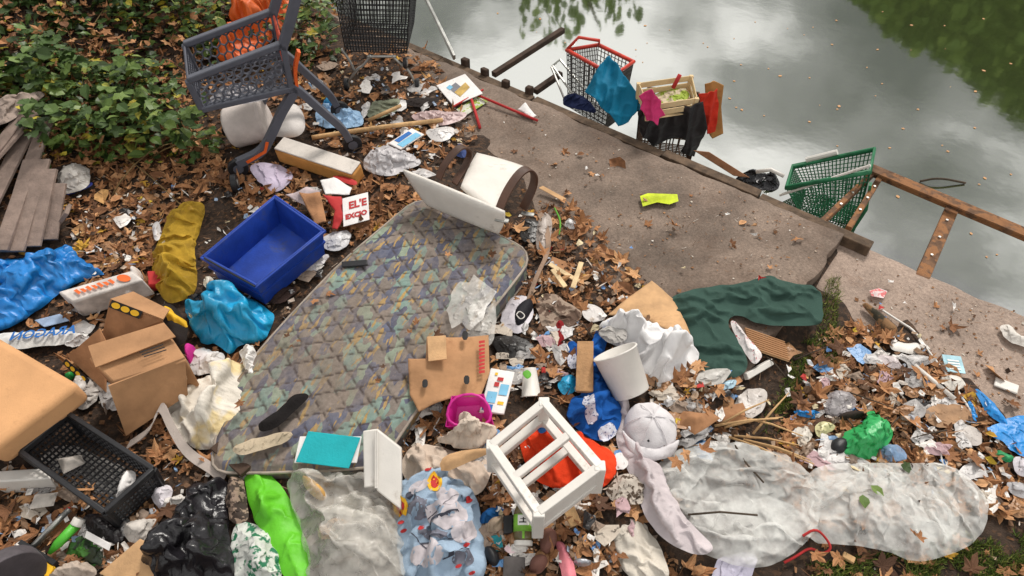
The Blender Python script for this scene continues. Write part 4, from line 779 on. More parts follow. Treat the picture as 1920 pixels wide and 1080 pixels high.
blob('rubbish_sack', [(262, 1040), (300, 985), (330, 945), (350, 900), (385, 890), (425, 895), (420, 960), (432, 1020), (440, 1100), (260, 1110)], .20, PLm('sack_black', (30, 28, 32), rough=.25, var=.3, dirt=.1), 'shiny black rubbish sack with torn folds', 'sack', 'plastic', .08, 9, n=3600, fine=.6)
blob('striped_net', [(425, 900), (452, 890), (462, 940), (470, 975), (432, 990)], .06, M('net_brown', (150, 128, 112), col2=(60, 48, 42), c2s=34, dirt=.3), 'brown and white patterned rag beside the bright green bag', 'rag', 'plastic', .02, 16, n=300)
blob('patterned_bag', [(432, 985), (462, 972), (490, 985), (520, 1040), (530, 1100), (440, 1100)], .11, M('bag_tri', (200, 202, 196), col2=(40, 110, 78), c2s=24, c2t=.56, rough=.5, dirt=.25), 'white bag printed with green triangles under the bright green bag', 'bag', 'plastic', .03, 12, n=900)
blob('fabric_bag', [(458, 880), (470, 864), (500, 880), (535, 925), (560, 975), (580, 1040), (575, 1100), (545, 1100), (500, 1020), (470, 950)], .11, PLm('bag_green', (96, 188, 34), rough=.55, var=.12, dirt=.08), 'bright lime green non-woven bag standing in the heap', 'bag', 'plastic', .045, 5, n=1800, fine=.1, sim=.14, grain=1.4)
blob('clear_bag', [(540, 905), (565, 870), (640, 865), (690, 880), (745, 905), (755, 980), (765, 1100), (570, 1100), (578, 1030), (560, 960)], .17, filmd, 'big dirty translucent plastic bag holding bread and scraps', 'bag', 'cloth', .06, 6, n=5000, ang=R_(65), aniso=4, sim=.34, sm=1)
blob('inner_layer', [(600, 930), (660, 900), (720, 930), (745, 1000), (755, 1100), (600, 1100), (605, 1010)], .19, filmd, mode='cloth', amp=.06, freq=8, parent=bpy.data.objects['clear_bag'], ang=R_(110), aniso=3, sim=.3)
blob('bread', [(566, 905), (580, 892), (612, 920), (608, 942), (585, 930)], .10, M('crust', (206, 160, 92), dirt=.15), 'stale tan piece of bread inside the translucent bag', 'bread', 'smooth', .01, 10, n=200, base=.03)
blob('net_scrap', [(595, 985), (625, 965), (650, 975), (640, 1010), (600, 1015)], .10, M('net2', (168, 140, 112), col2=(96, 72, 52), c2s=30), 'brown crumpled net inside the translucent bag', 'net', 'plastic', .04, 18, n=300, base=.06)
tf = thing('teal_folder', P(615, 850), 'flat turquoise card folder lying beside the white foam box', 'folder'); slab3('sheets', P(562, 818, .15), P(678, 818, .15), P(551, 868, .12), .006, paperw, parent=tf); slab3('cover', P(578, 808, .158), P(676, 820, .158), P(554, 866, .13), .005, M('teal_card', (22, 164, 172), var=.08, dirt=.12, dcol=(90, 180, 180)), parent=tf)
wb = thing('foam_box', P(715, 900), 'upright white polystyrene box lid with grooved edge', 'box'); slab3('lid', P(680, 808, .30), P(706, 804, .30), P(682, 915, .18), .05, white, parent=wb, bevel=.006); slab3('panel', P(706, 804, .302), P(752, 840, .26), P(706, 920, .18), .05, white, parent=wb, bevel=.006)
for i in range(2): MB().tube([P(704 + i * 3, 808, .308), P(704 + i * 3, 915, .19)], .004, 6).build('groove_rib', white, wb)
# ---- things on the mattress
blob('black_sock', [(486, 795), (505, 778), (530, 765), (545, 742), (565, 735), (578, 748), (562, 765), (540, 780), (520, 800), (492, 808)], .025, CLm('black_sock', (30, 27, 27)), 'torn black sock lying across the dirty end of the mattress', 'sock', 'cloth', .012, 16, base=.115, n=400)
blob('dirty_rag', [(432, 840), (480, 818), (530, 805), (548, 815), (530, 832), (490, 845), (450, 858)], .04, CLm('rag_dirty', (186, 170, 146), dirt=.45), 'long dirty cream rag on the lower corner of the mattress', 'rag', 'cloth', .03, 16, base=.105, n=500)
tag(MB().bar(P(405, 835, .08), P(462, 885, .08), .06, .03).build('wooden_batten', darkwood, bevel=.004), 'dark grey wooden batten pressed under the end of the mattress', 'batten')
blob('clear_sheet', [(838, 578), (848, 545), (862, 522), (880, 526), (888, 512), (908, 530), (932, 548), (915, 575), (905, 600), (880, 622), (866, 606), (848, 616)], .02, film, 'crinkled clear plastic bag lying on the mattress', 'bag', 'plastic', .03, 13, base=.15, n=1200, sm=0, fine=.6, sim=.25)
blob('plastic_sheet', [(905, 545), (930, 550), (928, 600), (922, 655), (880, 640), (860, 625)], .06, film, 'clear plastic sheeting hanging over the side of the mattress', 'plastic', 'plastic', .03, 12, base=.10, n=700)
cf = thing('flat_carton', P(845, 740), 'flattened brown carton with hand holes and red print beside the magenta bowl', 'cardboard'); A, B, C = P(776, 632, .225), P(916, 628, .19), P(782, 770, .17)
o = blob('sheet', [(800, 632), (916, 628), (918, 700), (900, 745), (850, 745), (785, 772), (768, 740), (765, 672), (798, 672)], .012, card, mode='plastic', amp=.012, freq=5, lifts=[.22, .20, .18, .15, .15, .14, .16, .20, .21], sm=0, sim=0, n=700, parent=cf, thick=.006)
panel(cf, [P(802, 632, .24), P(836, 630, .25), P(838, 674, .24), P(804, 678, .235)], card2, .006, 'flap')
for k in range(9): y_ = 640 + k * 7; blob('lettering', [(898, y_), (909, y_ - 1), (909, y_ + 4), (902, y_ + 4), (902, y_ + 5), (898, y_ + 5)], .002, ink['red'], mode='smooth', amp=0, parent=cf, base=.226 - k * .003, n=10, sm=0)
for x, y, z_ in ((797, 720, .20), (875, 713, .20), (872, 630, .228)): blob('hand_hole', [(x - 5, y - 8), (x + 5, y - 8), (x + 5, y + 8), (x - 5, y + 8)], .002, ink['black'], mode='smooth', amp=0, parent=cf, base=z_, n=16, sm=1)
# ---- the middle of the heap
mw = thing('washing_bowl', P(880, 790), 'magenta rectangular plastic bowl under the beige paper bag', 'bowl'); mg = M('magenta_plastic', (206, 38, 144), rough=.4, var=.06, dirt=.1)
r8 = [P(846, 742, .16), P(908, 738, .16), P(928, 800, .10), P(834, 800, .10)]; r8i = shrink(r8, .06); fl8 = [vec(q) for q in shrink(r8, .3, -.07)]
for i in range(4): j = (i + 1) % 4; hexa(MB(), [vec(r8[i]), vec(r8[j]), fl8[j], fl8[i]], [r8i[i], r8i[j], shrink(fl8, .06)[j] + [0, 0, .004], shrink(fl8, .06)[i] + [0, 0, .004]]).build('wall', mg, mw, bevel=.003)
hexa(MB(), fl8, [q + [0, 0, .006] for q in fl8]).build('base', mg, mw); MB().tube([p for p in chaikin([vec(q) for q in r8], 2)], .008, 6, closed=True).build('rim', mg, mw, smooth=True)
mc = thing('milk_carton', P(930, 740), 'flattened white drink carton printed with blue and red panels', 'carton'); A, B, C = P(922, 690, .12), P(966, 696, .10), P(900, 770, .10); slab3('carton', A, B, C, .015, paperw, parent=mc, wob=.003)
for uv, c in (([(.1, .55), (.5, .55), (.5, .8), (.1, .8)], 'sky'), ([(.35, .2), (.6, .2), (.6, .28), (.35, .28)], 'red'), ([(.55, .35), (.9, .35), (.9, .6), (.55, .6)], 'sky'), ([(.2, .1), (.32, .1), (.32, .16), (.2, .16)], 'yellow'), ([(.05, .84), (.45, .84), (.45, .98), (.05, .98)], 'blue'), ([(.6, .75), (.85, .75), (.85, .82), (.6, .82)], 'yellow'), ([(.28, .32), (.48, .32), (.48, .42), (.28, .42)], 'red')): deco(mc, A, B, C, uv, ink[c], .004)
def cup(name, c, ax, r0, r1, l, mat, label, cat, wall=.004):
    t_ = thing(name, c, label, cat); c = vec(c); ax = vec(ax) / np.linalg.norm(vec(ax)); k = 28; x_ = np.cross(ax, (.1, .2, 1)); x_ /= np.linalg.norm(x_); y_ = np.cross(ax, x_); prof = [(0, 0), (r0, 0), (r1, l), (r1 + .006, l), (r1 + .006, l - .008), (r1, l - .012)]
    prof = [(0, 0), (r0 * .96, 0), (r0, l * .03), (r1, l * .96), (r1 + .006, l * .975), (r1 + .004, l), (r1 - wall, l), (r0 - wall, wall * 2), (0, wall * 2)]; V = []; Fq = []
    for r, h in prof: V += [c + ax * h + r * (math.cos(6.283 * i / k) * x_ + math.sin(6.283 * i / k) * y_) for i in range(k)]
    for a in range(len(prof) - 1): Fq += [(a * k + i, a * k + (i + 1) % k, (a + 1) * k + (i + 1) % k, (a + 1) * k + i) for i in range(k)]
    o = mesh('body', V, Fq, mat, t_, smooth=True); bm = bmesh.new(); bm.from_mesh(o.data); bmesh.ops.remove_doubles(bm, verts=bm.verts, dist=1e-5); bmesh.ops.recalc_face_normals(bm, faces=bm.faces); bm.to_mesh(o.data); bm.free(); return t_, c, ax, x_, y_
pc = cup('paper_cup', P(993, 690, .10), P(996, 742, .02) - P(993, 690, .10), .035, .05, .15, white, 'white paper cup with green leaf logo fallen on its side', 'cup')[0]
blob('leaf_logo', [(978, 700), (990, 692), (998, 704), (988, 712)], .008, ink['green'], mode='smooth', amp=0, base=.132, n=30, parent=pc)
cup('plastic_bucket', P(1185, 738, .06), P(1150, 652, .22) - P(1185, 738, .06), .095, .115, .235, white, 'white plastic tub tipped over against the shirts', 'tub', .006)
# white shelf frame
wf = thing('shelf_frame', P(1020, 960), 'white wooden frame with cross bar lying on red cloth', 'frame'); Tt, Rr_, Bb, Ll = P(1020, 756, .34), P(1124, 876, .34), P(1010, 962, .30), P(922, 836, .30)
def fb(a, c, w=.045, h=.045, n='rail', dz=0): return MB().bar(vec(a) + [0, 0, dz], vec(c) + [0, 0, dz], w, h).build(n, white, wf, bevel=.004)
for dz in (0, -.13):
    for a, c in ((Tt, Rr_), (Rr_, Bb), (Bb, Ll), (Ll, Tt)): fb(a, c, .04, .035, 'rail', dz)
    fb((vec(Ll) + vec(Bb)) / 2 + [0, 0, .002], (vec(Tt) + vec(Rr_)) / 2 + [0, 0, .002], .035, .03, 'cross_bar', dz)
for q in (Tt, Rr_, Bb, Ll): MB().bar(vec(q) + [0, 0, .016], vec(q) + [0, 0, -.2], .05, .05, (0, 1, 0)).build('post', white, wf, bevel=.005)
panel(wf, [vec(Rr_) + [.02, 0, -.018], vec(Bb) + [0, -.02, -.018], vec(Bb) + [0, -.02, -.115], vec(Rr_) + [.02, 0, -.115]], white, .01, 'side_panel')
blob('red_cloth', [(975, 800), (1030, 790), (1110, 815), (1148, 860), (1145, 905), (1090, 920), (1020, 915), (985, 870)], .09, CLm('cloth_red', (216, 66, 34), dirt=.2), 'orange red cloth bunched inside the white frame', 'cloth', 'cloth', .05, 9, n=1400)
blob('blue_wrapper', [(1005, 795), (1022, 790), (1028, 806), (1012, 816)], .03, ink['blue'], 'small blue wrapper on the orange red cloth', 'wrapper', 'plastic', .01, 20, base=.12, n=80)
blob('beige_bag', [(755, 895), (762, 840), (785, 818), (830, 830), (905, 850), (920, 870), (900, 930), (850, 925), (800, 930)], .14, CLm('bag_beige', (200, 182, 166), dirt=.2), 'beige cotton bag crumpled beside the light blue fabric', 'bag', 'cloth', .05, 6, n=1200)
blob('paper_bag', [(860, 776), (878, 768), (905, 790), (932, 800), (920, 830), (880, 845), (810, 826), (862, 800)], .13, M('kraft_pale', (206, 190, 174), dirt=.15, bump=.3, bs=30), 'pale brown paper bag with a folded peak over the magenta bowl', 'bag', 'plastic', .05, 6, n=700, base=.06)
blob('card_strip', [(826, 862), (850, 845), (910, 838), (925, 848), (880, 866), (830, 888)], .03, card2, 'bent strip of brown cardboard across the beige bag', 'cardboard', 'plastic', .01, 8, base=.15, n=160, sm=1, sim=0)
pf = blob('printed_fabric', [(745, 905), (790, 868), (825, 866), (860, 890), (895, 940), (902, 1000), (912, 1100), (765, 1100), (752, 1040), (742, 960)], .13, CLm('fabric_lightblue', (152, 172, 192), dirt=.12, rough=.8), 'light blue printed fabric with grey and yellow blotches', 'fabric', 'cloth', .05, 5, n=2600, fine=.3)
bpy.context.view_layer.update()
def drape(name, px, onto, mat, off=.003, n=60, sm=1):
    """a print that follows the surface of a thing already lying there"""
    me = onto.data; pv = np.array([tuple(v.co) for v in me.vertices]) + np.array(onto.location); bm = bmesh.new(); bm.from_mesh(me); bm.transform(Matrix.Translation(onto.location)); from mathutils.bvhtree import BVHTree; tr = BVHTree.FromBMesh(bm); o0 = Vector((0, 0, CH)); pts = []
    for x, y in px:
        h = tr.ray_cast(o0, ray(x, y).normalized()); q = h[0] if h[0] else P(x, y, .05); pts.append(np.array([q.x, q.y, q.z]))
    pts = chaikin(pts, sm); V, T, d, s = triangulate(pts, n); Z = []
    for a, c in V:
        h = tr.ray_cast(Vector((a, c, 5)), Vector((0, 0, -1))); Z.append(h[0].z + off if h[0] else np.mean([p[2] for p in pts]))
    bm.free(); T = [f if np.cross(V[f[1]] - V[f[0]], V[f[2]] - V[f[0]]) > 0 else f[::-1] for f in T]
    return mesh(name, np.column_stack([V, Z]), T, mat, onto, smooth=True)
fg = M('print_grey', (112, 112, 124), dirt=.1, bump=.1); fw = M('print_palegrey', (196, 188, 192), dirt=.12, bump=.1); fd = M('print_dark', (66, 68, 80), dirt=.1, bump=.1)
def oval(x, y, a, b_, r=0, n=9): return [(x + a * math.cos(6.283 * k / n) * math.cos(r) - b_ * math.sin(6.283 * k / n) * math.sin(r), y + a * math.cos(6.283 * k / n) * math.sin(r) + b_ * math.sin(6.283 * k / n) * math.cos(r)) for k in range(n)]
for sh, m_ in ((oval(786, 955, 24, 22), fg), (oval(840, 930, 24, 16, .3), fw), (oval(838, 965, 42, 30, .2), fw), (oval(800, 1040, 34, 24, -.3), fw), (oval(870, 1000, 26, 20), fw), (oval(785, 912, 22, 10, -.5), fw), (oval(770, 930, 10, 8), fd), (oval(812, 1000, 30, 9, .1), fg), (oval(868, 1050, 22, 14), fg)): drape('print', sh, pf, m_)
for x, y, c in ((815, 905, 'yellow'), (751, 950, 'yellow')): drape('print', oval(x, y, 15, 18), pf, ink[c]); drape('print', oval(x, y, 8, 11), pf, ink['red'], .005)
for x, y in ((752, 980), (757, 996), (790, 990), (875, 1022), (880, 940), (803, 880), (860, 1062), (885, 1075)): drape('print', oval(x, y, 7, 3.5, -.4), pf, ink['red'], .004, 20)
for a, c in (((802, 975), (868, 940)), ((800, 990), (862, 962)), ((790, 1020), (850, 1012)), ((770, 1000), (800, 1030)), ((830, 1050), (880, 1030))): drape('line', [(a[0], a[1] - 1.3), (c[0], c[1] - 1.3), (c[0], c[1] + 1.3), (a[0], a[1] + 1.3)], pf, fd, .006, 30, 0)
# jar
J0, J1 = P(981, 1020, .05), P(981, 948, .10); jr = thing('jar', P(981, 985), 'glass olive jar with green label and white lid', 'jar'); ja = vec(J1) - vec(J0); ja /= np.linalg.norm(ja); jl = .19
glass = M('brown_glass', (104, 92, 58), rough=.12, var=.3, vs=30, dirt=.1, bump=.1, spec=.6); prof = [(.036, .012), (.042, .03), (.042, .13), (.036, .15), (.03, .16), (.03, .19)]
MB().tube([vec(J0) + ja * h for r, h in prof], [r for r, h in prof], 20).build('glass', glass, jr, smooth=True); MB().tube([vec(J0) - ja * .008, vec(J0) + ja * .014], .041, 20).build('lid', white, jr, bevel=.003)
MB().tube([vec(J0) + ja * .05, vec(J0) + ja * .122], .0432, 20).build('label', M('label_green', (128, 186, 62), rough=.5, dirt=.1), jr, smooth=True)
ju = np.array([0, -.73, .68]); jx = np.cross(ja, ju); jx /= np.linalg.norm(jx); ju = np.cross(jx, ja); ju /= np.linalg.norm(ju)
def onjar(u0, u1, h0, h1, m, r=.0438): V = [vec(J0) + ja * h + r * (math.sin(a) * jx + math.cos(a) * ju) for h in (h0, h1) for a in np.linspace(u0, u1, 7)]; o = mesh('label_print', V, [(i, i + 1, i + 8, i + 7) for i in range(6)], m, jr); return o
onjar(-.6, .6, .075, .118, ink['white']); onjar(-.45, .3, .085, .09, ink['black'], .0442); onjar(-.06, .06, .09, .108, ink['black'], .0442); onjar(-.3, .3, .1, .103, ink['black'], .0442); onjar(.15, .5, .11, .116, ink['red'], .0442); onjar(-.12, .12, .02, .05, MATS['label_green'])
# small things round the jar
slab3('black_case', P(944, 966, .06), P(962, 965, .06), P(944, 1000, .06), .03, blackp, 'slim black plastic case standing next to the jar', 'case'); slab3('slate_tile', P(944, 1042, .05), P(984, 1044, .05), P(942, 1090, .05), .03, M('slate', (100, 94, 92), rough=.8), 'dark grey slab with black edges below the jar', 'tile')
slab3('teal_card', P(902, 1004, .04), P(940, 1003, .04), P(906, 1034, .03), .004, M('teal_card2', (28, 130, 140)), 'small teal card between the printed fabric and the jar', 'card')
blob('blue_cloth', [(900, 968), (925, 945), (948, 950), (930, 975), (900, 985)], .05, CLm('cloth_blue', (38, 92, 150)), 'scrap of blue cloth next to the printed fabric', 'cloth', 'cloth', .02, 16, n=250); blob('beige_pouch', [(902, 990), (925, 968), (945, 962), (942, 990), (915, 1002)], .05, CLm('pouch_beige', (172, 152, 132)), 'small beige pouch leaning on the black case', 'pouch', 'cloth', .02, 16, n=200)
blob('shoe_sole', oval(922, 1042, 13, 22, -.4), .05, blackp, 'black rubber shoe sole under the printed fabric edge', 'shoe', 'smooth', .01, 12, n=150); blob('pink_tissue', [(948, 1022), (965, 1014), (978, 1028), (962, 1042), (946, 1034)], .03, M('tissue_pink', (222, 196, 200)), 'pale pink crumpled tissue beside the jar lid', 'tissue', 'plastic', .02, 22, n=150)
blob('leather_shoe', [(1012, 1000), (1030, 985), (1046, 1000), (1040, 1030), (1015, 1045)], .07, CLm('leather_brown', (120, 84, 74), rough=.6), 'mauve brown leather shoe lying past the jar', 'shoe', 'smooth', .02, 14, n=250); blob('leather_shoe', [(995, 1045), (1015, 1035), (1030, 1050), (1015, 1078), (992, 1075)], .07, MATS['leather_brown'], 'mauve brown leather shoe with white button behind the grey slab', 'shoe', 'smooth', .02, 14, n=250)
blob('pink_ribbon', [(1042, 1020), (1056, 1012), (1072, 1050), (1082, 1095), (1055, 1095), (1052, 1050)], .03, CLm('ribbon_pink', (222, 134, 144)), 'speckled pink fabric ribbon among the brown leaves', 'ribbon', 'cloth', .01, 12, n=250); blob('silver_lid', oval(1092, 1055, 17, 9, .1), .03, M('foil', (176, 178, 184), metal=.6, rough=.35), 'crumpled silver foil lid next to the pink ribbon', 'lid', 'plastic', .015, 20, n=160)
tag(MB().bar(P(1062, 945, .05), P(1080, 985, .04), .055, .02).build('corrugated_offcut', wood, bevel=.003), 'ridged strip of pale wood under the white frame', 'offcut')
# ================================================================== right of the mattress
bl2 = blob('blue_garment', [(1062, 640), (1085, 632), (1110, 640), (1120, 610), (1142, 595), (1150, 620), (1128, 660), (1140, 720), (1165, 760), (1160, 800), (1130, 828), (1095, 810), (1062, 780), (1075, 745), (1098, 735), (1080, 690)], .09, CLm('garment_blue', (28, 84, 158), dirt=.1), 'bright blue garment trimmed with white lace under the tub', 'garment', 'cloth', .06, 8, n=1800)
for px in ([(1090, 750), (1108, 735), (1116, 770), (1122, 795), (1106, 800), (1096, 780)], [(1120, 805), (1150, 790), (1160, 812), (1135, 830), (1122, 824)], [(1062, 665), (1082, 662), (1084, 690), (1066, 695)]): drape('lace', px, bl2, M('lace', (206, 206, 216), col2=(96, 104, 140), c2s=70, c2t=.58, dirt=.1), .006, 90)
tag(MB().bar(P(1097, 642, .14), P(1096, 736, .11), .085, .022).build('plank', M('plank_tan', (168, 128, 88), var=.2, vs=14, dirt=.35, bump=.5, bs=50), bevel=.004, wob=.003), 'short tan plank lying across the blue garment', 'plank')
blob('cyan_wrap', [(1050, 712), (1066, 700), (1080, 706), (1078, 735), (1062, 742), (1048, 730)], .04, PLm('wrap_cyan', (40, 160, 206)), 'small torn cyan wrapper beside the short plank', 'wrapper', 'plastic', .03, 16, n=260)
blob('shirt_heap', [(1122, 612), (1150, 580), (1195, 568), (1228, 590), (1268, 604), (1306, 645), (1308, 676), (1275, 700), (1252, 722), (1210, 705), (1190, 660), (1145, 645)], .2, CLm('shirt_white', (226, 224, 224), dirt=.12, var=.06), 'heap of crumpled white shirts behind the tipped tub', 'clothes', 'cloth', .09, 10, n=3200, fine=.6)
blob('grey_cloth', [(1120, 620), (1150, 598), (1180, 612), (1172, 640), (1140, 642)], .10, CLm('cloth_lightgrey', (176, 172, 168)), 'pale grey cloth tucked behind the tub mouth', 'cloth', 'cloth', .04, 14, n=400, base=.06)
o = blob('cardboard_sheet', [(1140, 590), (1175, 560), (1222, 526), (1262, 560), (1300, 640), (1255, 620), (1210, 595)], .01, card2, 'pale flat cardboard sheet half under the green cloth', 'cardboard', 'plastic', .01, 4, sm=0, n=300, lifts=[.03, .04, .06, .05, .05, .07, .04], thick=.006, sim=0)
blob('green_cloth', [(1262, 552), (1320, 538), (1400, 528), (1440, 514), (1470, 530), (1525, 550), (1528, 630), (1490, 632), (1420, 610), (1385, 590), (1360, 600), (1395, 650), (1402, 695), (1370, 706), (1322, 700), (1318, 660), (1300, 630), (1275, 605), (1262, 580)], .05, CLm('cloth_bottle', (58, 82, 74), dirt=.18, dcol=(92, 90, 78), bump=.3), 'dark bottle green trousers spread over the slab corner', 'trousers', 'cloth', .075, 5, n=3600, ang=R_(75), aniso=2.4, sm=1, sim=.32, grain=1.25)
blob('floral_cloth', [(1366, 602), (1380, 600), (1408, 640), (1428, 676), (1410, 692), (1396, 660)], .03, M('floral', (222, 214, 212), col2=(190, 84, 96), c2s=44, c2t=.62, rough=.9), 'white cloth strip with tiny red flowers beside the trousers', 'cloth', 'cloth', .02, 14, n=300)
cg = thing('corrugated_card', P(1440, 650), 'ridged piece of bare corrugated cardboard by the slab corner', 'cardboard'); A, B, C = P(1396, 614, .03), P(1470, 640, .03), P(1404, 652, .03); slab3('sheet', A, B, C, .006, card2, parent=cg)
for k in range(9): a_, b_, c_ = vec(A), vec(B), vec(C); u = .06 + k * .11; MB().tube([a_ + (c_ - a_) * u + [0, 0, .003], b_ + (c_ - a_) * u + [0, 0, .003]], .006, 6).build('ridge', card, cg)
slab3('polystyrene_bar', P(1400, 700, .05), P(1448, 672, .05), P(1404, 712, .05), .03, white, 'short white polystyrene bar on the slab corner', 'polystyrene')
for i, (px, c, lb) in enumerate([([(1340, 690), (1370, 700), (1350, 728), (1300, 720), (1290, 705)], (190, 186, 180), 'grey crumpled film below the white shirts'), ([(1370, 740), (1400, 715), (1440, 730), (1430, 770), (1395, 790)], (204, 196, 190), 'white torn film at the end of the slab'), ([(1345, 715), (1378, 705), (1382, 728), (1350, 735)], (176, 206, 222), 'pale blue wet tissue near the polystyrene bar')]): blob('torn_film', px, .03, PLm('tf%d' % i, c), lb, 'film', 'plastic', .03, 14, n=320)
for i, (px, lb) in enumerate([([(1275, 760), (1330, 770), (1345, 800), (1300, 820), (1270, 800)], 'brown folded carton flap beside the white cap'), ([(1320, 740), (1390, 760), (1400, 800), (1345, 790)], 'brown wet cardboard scrap past the white cap')]): blob('carton_flap', px, .05, card3, lb, 'cardboard', 'plastic', .03, 7, n=300, sm=0, sim=.05)
slab3('white_card', P(1290, 800, .06), P(1322, 795, .06), P(1300, 815, .05), .004, paperw, 'small white card leaning on the brown carton flap', 'card')
# cap and scarf
cp_ = thing('cap', P(1220, 800), 'white baseball cap lying on a pale crumpled scarf', 'cap'); capm = CLm('cap_white', (214, 210, 212), dirt=.2, var=.08)
c0 = vec(P(1218, 806, .02)); V = []; Fq = []; k = 28
for j in range(9):
    ph = j / 8 * math.pi / 2
    for i in range(k): a = 6.283 * i / k; V.append(c0 + np.array([.132 * math.cos(a) * math.cos(ph), .142 * math.sin(a) * math.cos(ph), .125 * math.sin(ph) + .006 * math.sin(6 * a) * math.cos(ph)]) + .016 * np.array([0, 0, float(vn(3 * a / 6.283 * 2 + 1, j * .8, 5)) - .5]) + rng.normal(0, .002, 3))
for j in range(8): Fq += [(j * k + i, j * k + (i + 1) % k, (j + 1) * k + (i + 1) % k, (j + 1) * k + i) for i in range(k)]
mesh('crown', V, Fq, capm, cp_, smooth=True); tp = c0 + [0, 0, .125]; MB().tube([tp - [0, 0, .004], tp + [0, 0, .006]], .012, 10).build('button', capm, cp_, bevel=.003)
for a in np.linspace(0, math.pi, 4)[:-1]: MB().tube([c0 + np.array([.134 * math.cos(a) * math.cos(p_), .144 * math.sin(a) * math.cos(p_), .127 * math.sin(p_)]) for p_ in np.linspace(.05, 3.09, 22)], .0025, 5).build('seam', capm, cp_)
for a in (4.4,): e_ = c0 + np.array([.145 * math.cos(a) * .75, .155 * math.sin(a) * .75, .085]); MB().tube([e_, e_ + [.002 * math.cos(a), -.004, .003]], .006, 8).build('eyelet', blackp, cp_)
blob('brim', [(1165, 800), (1180, 850), (1215, 868), (1260, 858), (1275, 820), (1250, 835), (1215, 842), (1185, 825)], .02, capm, mode='smooth', amp=.006, parent=cp_, lifts=[.08, .05, .04, .05, .08, .07, .06, .07], thick=.006, n=200)
blob('scarf', [(1158, 745), (1182, 740), (1186, 800), (1215, 850), (1240, 880), (1250, 930), (1268, 975), (1300, 1010), (1325, 1040), (1300, 1055), (1250, 1035), (1212, 990), (1198, 930), (1180, 880), (1158, 830)], .06, CLm('scarf_lilac', (196, 186, 188), dirt=.25), 'long pale lilac scarf trailing past the cap', 'scarf', 'cloth', .06, 11, n=1800, ang=R_(20), aniso=4, fine=.5)
blob('cream_garment', [(1125, 960), (1160, 945), (1205, 960), (1215, 1000), (1240, 1040), (1250, 1100), (1180, 1100), (1150, 1020), (1130, 1000)], .08, CLm('garment_cream', (206, 198, 186), dirt=.35), 'soiled cream garment crumpled below the scarf', 'garment', 'cloth', .07, 10, n=1800, fine=.6)
blob('lace_scrap', [(1150, 900), (1185, 880), (1205, 910), (1208, 950), (1160, 945), (1135, 930)], .05, M('dirty_lace', (190, 180, 168), col2=(80, 66, 54), c2s=30, c2t=.54, rough=.9), 'dirty lace scrap between the frame and the scarf', 'cloth', 'cloth', .04, 14, n=500)
blob('white_tissue', [(1145, 850), (1165, 845), (1180, 870), (1160, 885), (1140, 875)], .03, paperw, 'white tissue next to the orange red cloth', 'tissue', 'plastic', .02, 20, n=260)
blob('patterned_cloth', [(1340, 1050), (1390, 1035), (1420, 1045), (1400, 1100), (1335, 1100)], .05, CLm('cloth_lilac', (190, 186, 204)), 'pale lilac cloth sticking out below the white veil', 'cloth', 'cloth', .04, 12, n=500)
# big translucent veil, two lobes
blob('veil_sheet', [(1185, 868), (1215, 845), (1270, 828), (1340, 822), (1400, 835), (1470, 845), (1510, 880), (1535, 925), (1525, 985), (1500, 1020), (1445, 1058), (1390, 1060), (1320, 1035), (1270, 1010), (1240, 960), (1225, 905)], .07, veil, 'large dirty white translucent veil of fleece spread over leaves', 'fleece', 'cloth', .05, 5, base=.03, foot=False, grain=1.0, n=6000, sm=1, fine=.4, sim=.36, jit=.004, aniso=4)
blob('veil_sheet', [(1515, 900), (1545, 868), (1620, 862), (1700, 868), (1780, 866), (1840, 915), (1845, 965), (1828, 1010), (1770, 1040), (1710, 1052), (1660, 1030), (1590, 1020), (1520, 1018), (1510, 960)], .07, veil, 'second translucent veil of fleece with leaves caught beside the grass', 'fleece', 'cloth', .05, 5, base=.03, foot=False, grain=1.0, n=6000, sm=1, fine=.4, sim=.36, jit=.004, aniso=4)
for nm_, polys in (('veil_sheet', [[(1190, 866), (1270, 832), (1340, 830), (1330, 880), (1280, 940), (1250, 950)], [(1290, 960), (1370, 900), (1460, 930), (1520, 960), (1490, 1020), (1400, 1050), (1320, 1025)]]), ('veil_sheet.001', [[(1520, 905), (1600, 870), (1700, 880), (1660, 950), (1560, 980), (1515, 960)], [(1640, 940), (1720, 900), (1800, 930), (1790, 1010), (1700, 1040), (1620, 1010)]])):
    for q_ in polys: blob('folded_layer', q_, .07, veil, mode='cloth', amp=.05, freq=7, base=.05, parent=bpy.data.objects[nm_], sm=1, sim=.4, aniso=4)
tag(MB().tube([P(1290, 965, .16), P(1350, 960, .18), P(1420, 966, .15)], .005, 5).build('twig', bark, smooth=True), 'thin dark twig resting on the first veil', 'twig'); tag(MB().tube([P(1378, 835, .10), P(1400, 870, .14), P(1432, 905, .14)], .005, 5).build('twig', bark, smooth=True), 'forked twig lying over the upper fold of the veil', 'twig')
tag(MB().tube(smooth_pts([P(1505, 1005, .1), P(1530, 990, .13), P(1550, 1010, .1), P(1560, 1030, .08), P(1540, 1040, .05), P(1520, 1025, .05), P(1490, 1045, .04), P(1470, 1055, .03)]), .006, 6).build('tied_rope', ink['red'], smooth=True), 'looped red cord tied between the two veils', 'cord')
tag(MB().bar(P(1580, 1040, .03), P(1602, 1052, .03), .03, .02).build('wood_block', wood, bevel=.003), 'little block of raw wood on the grass under the veil', 'wood')
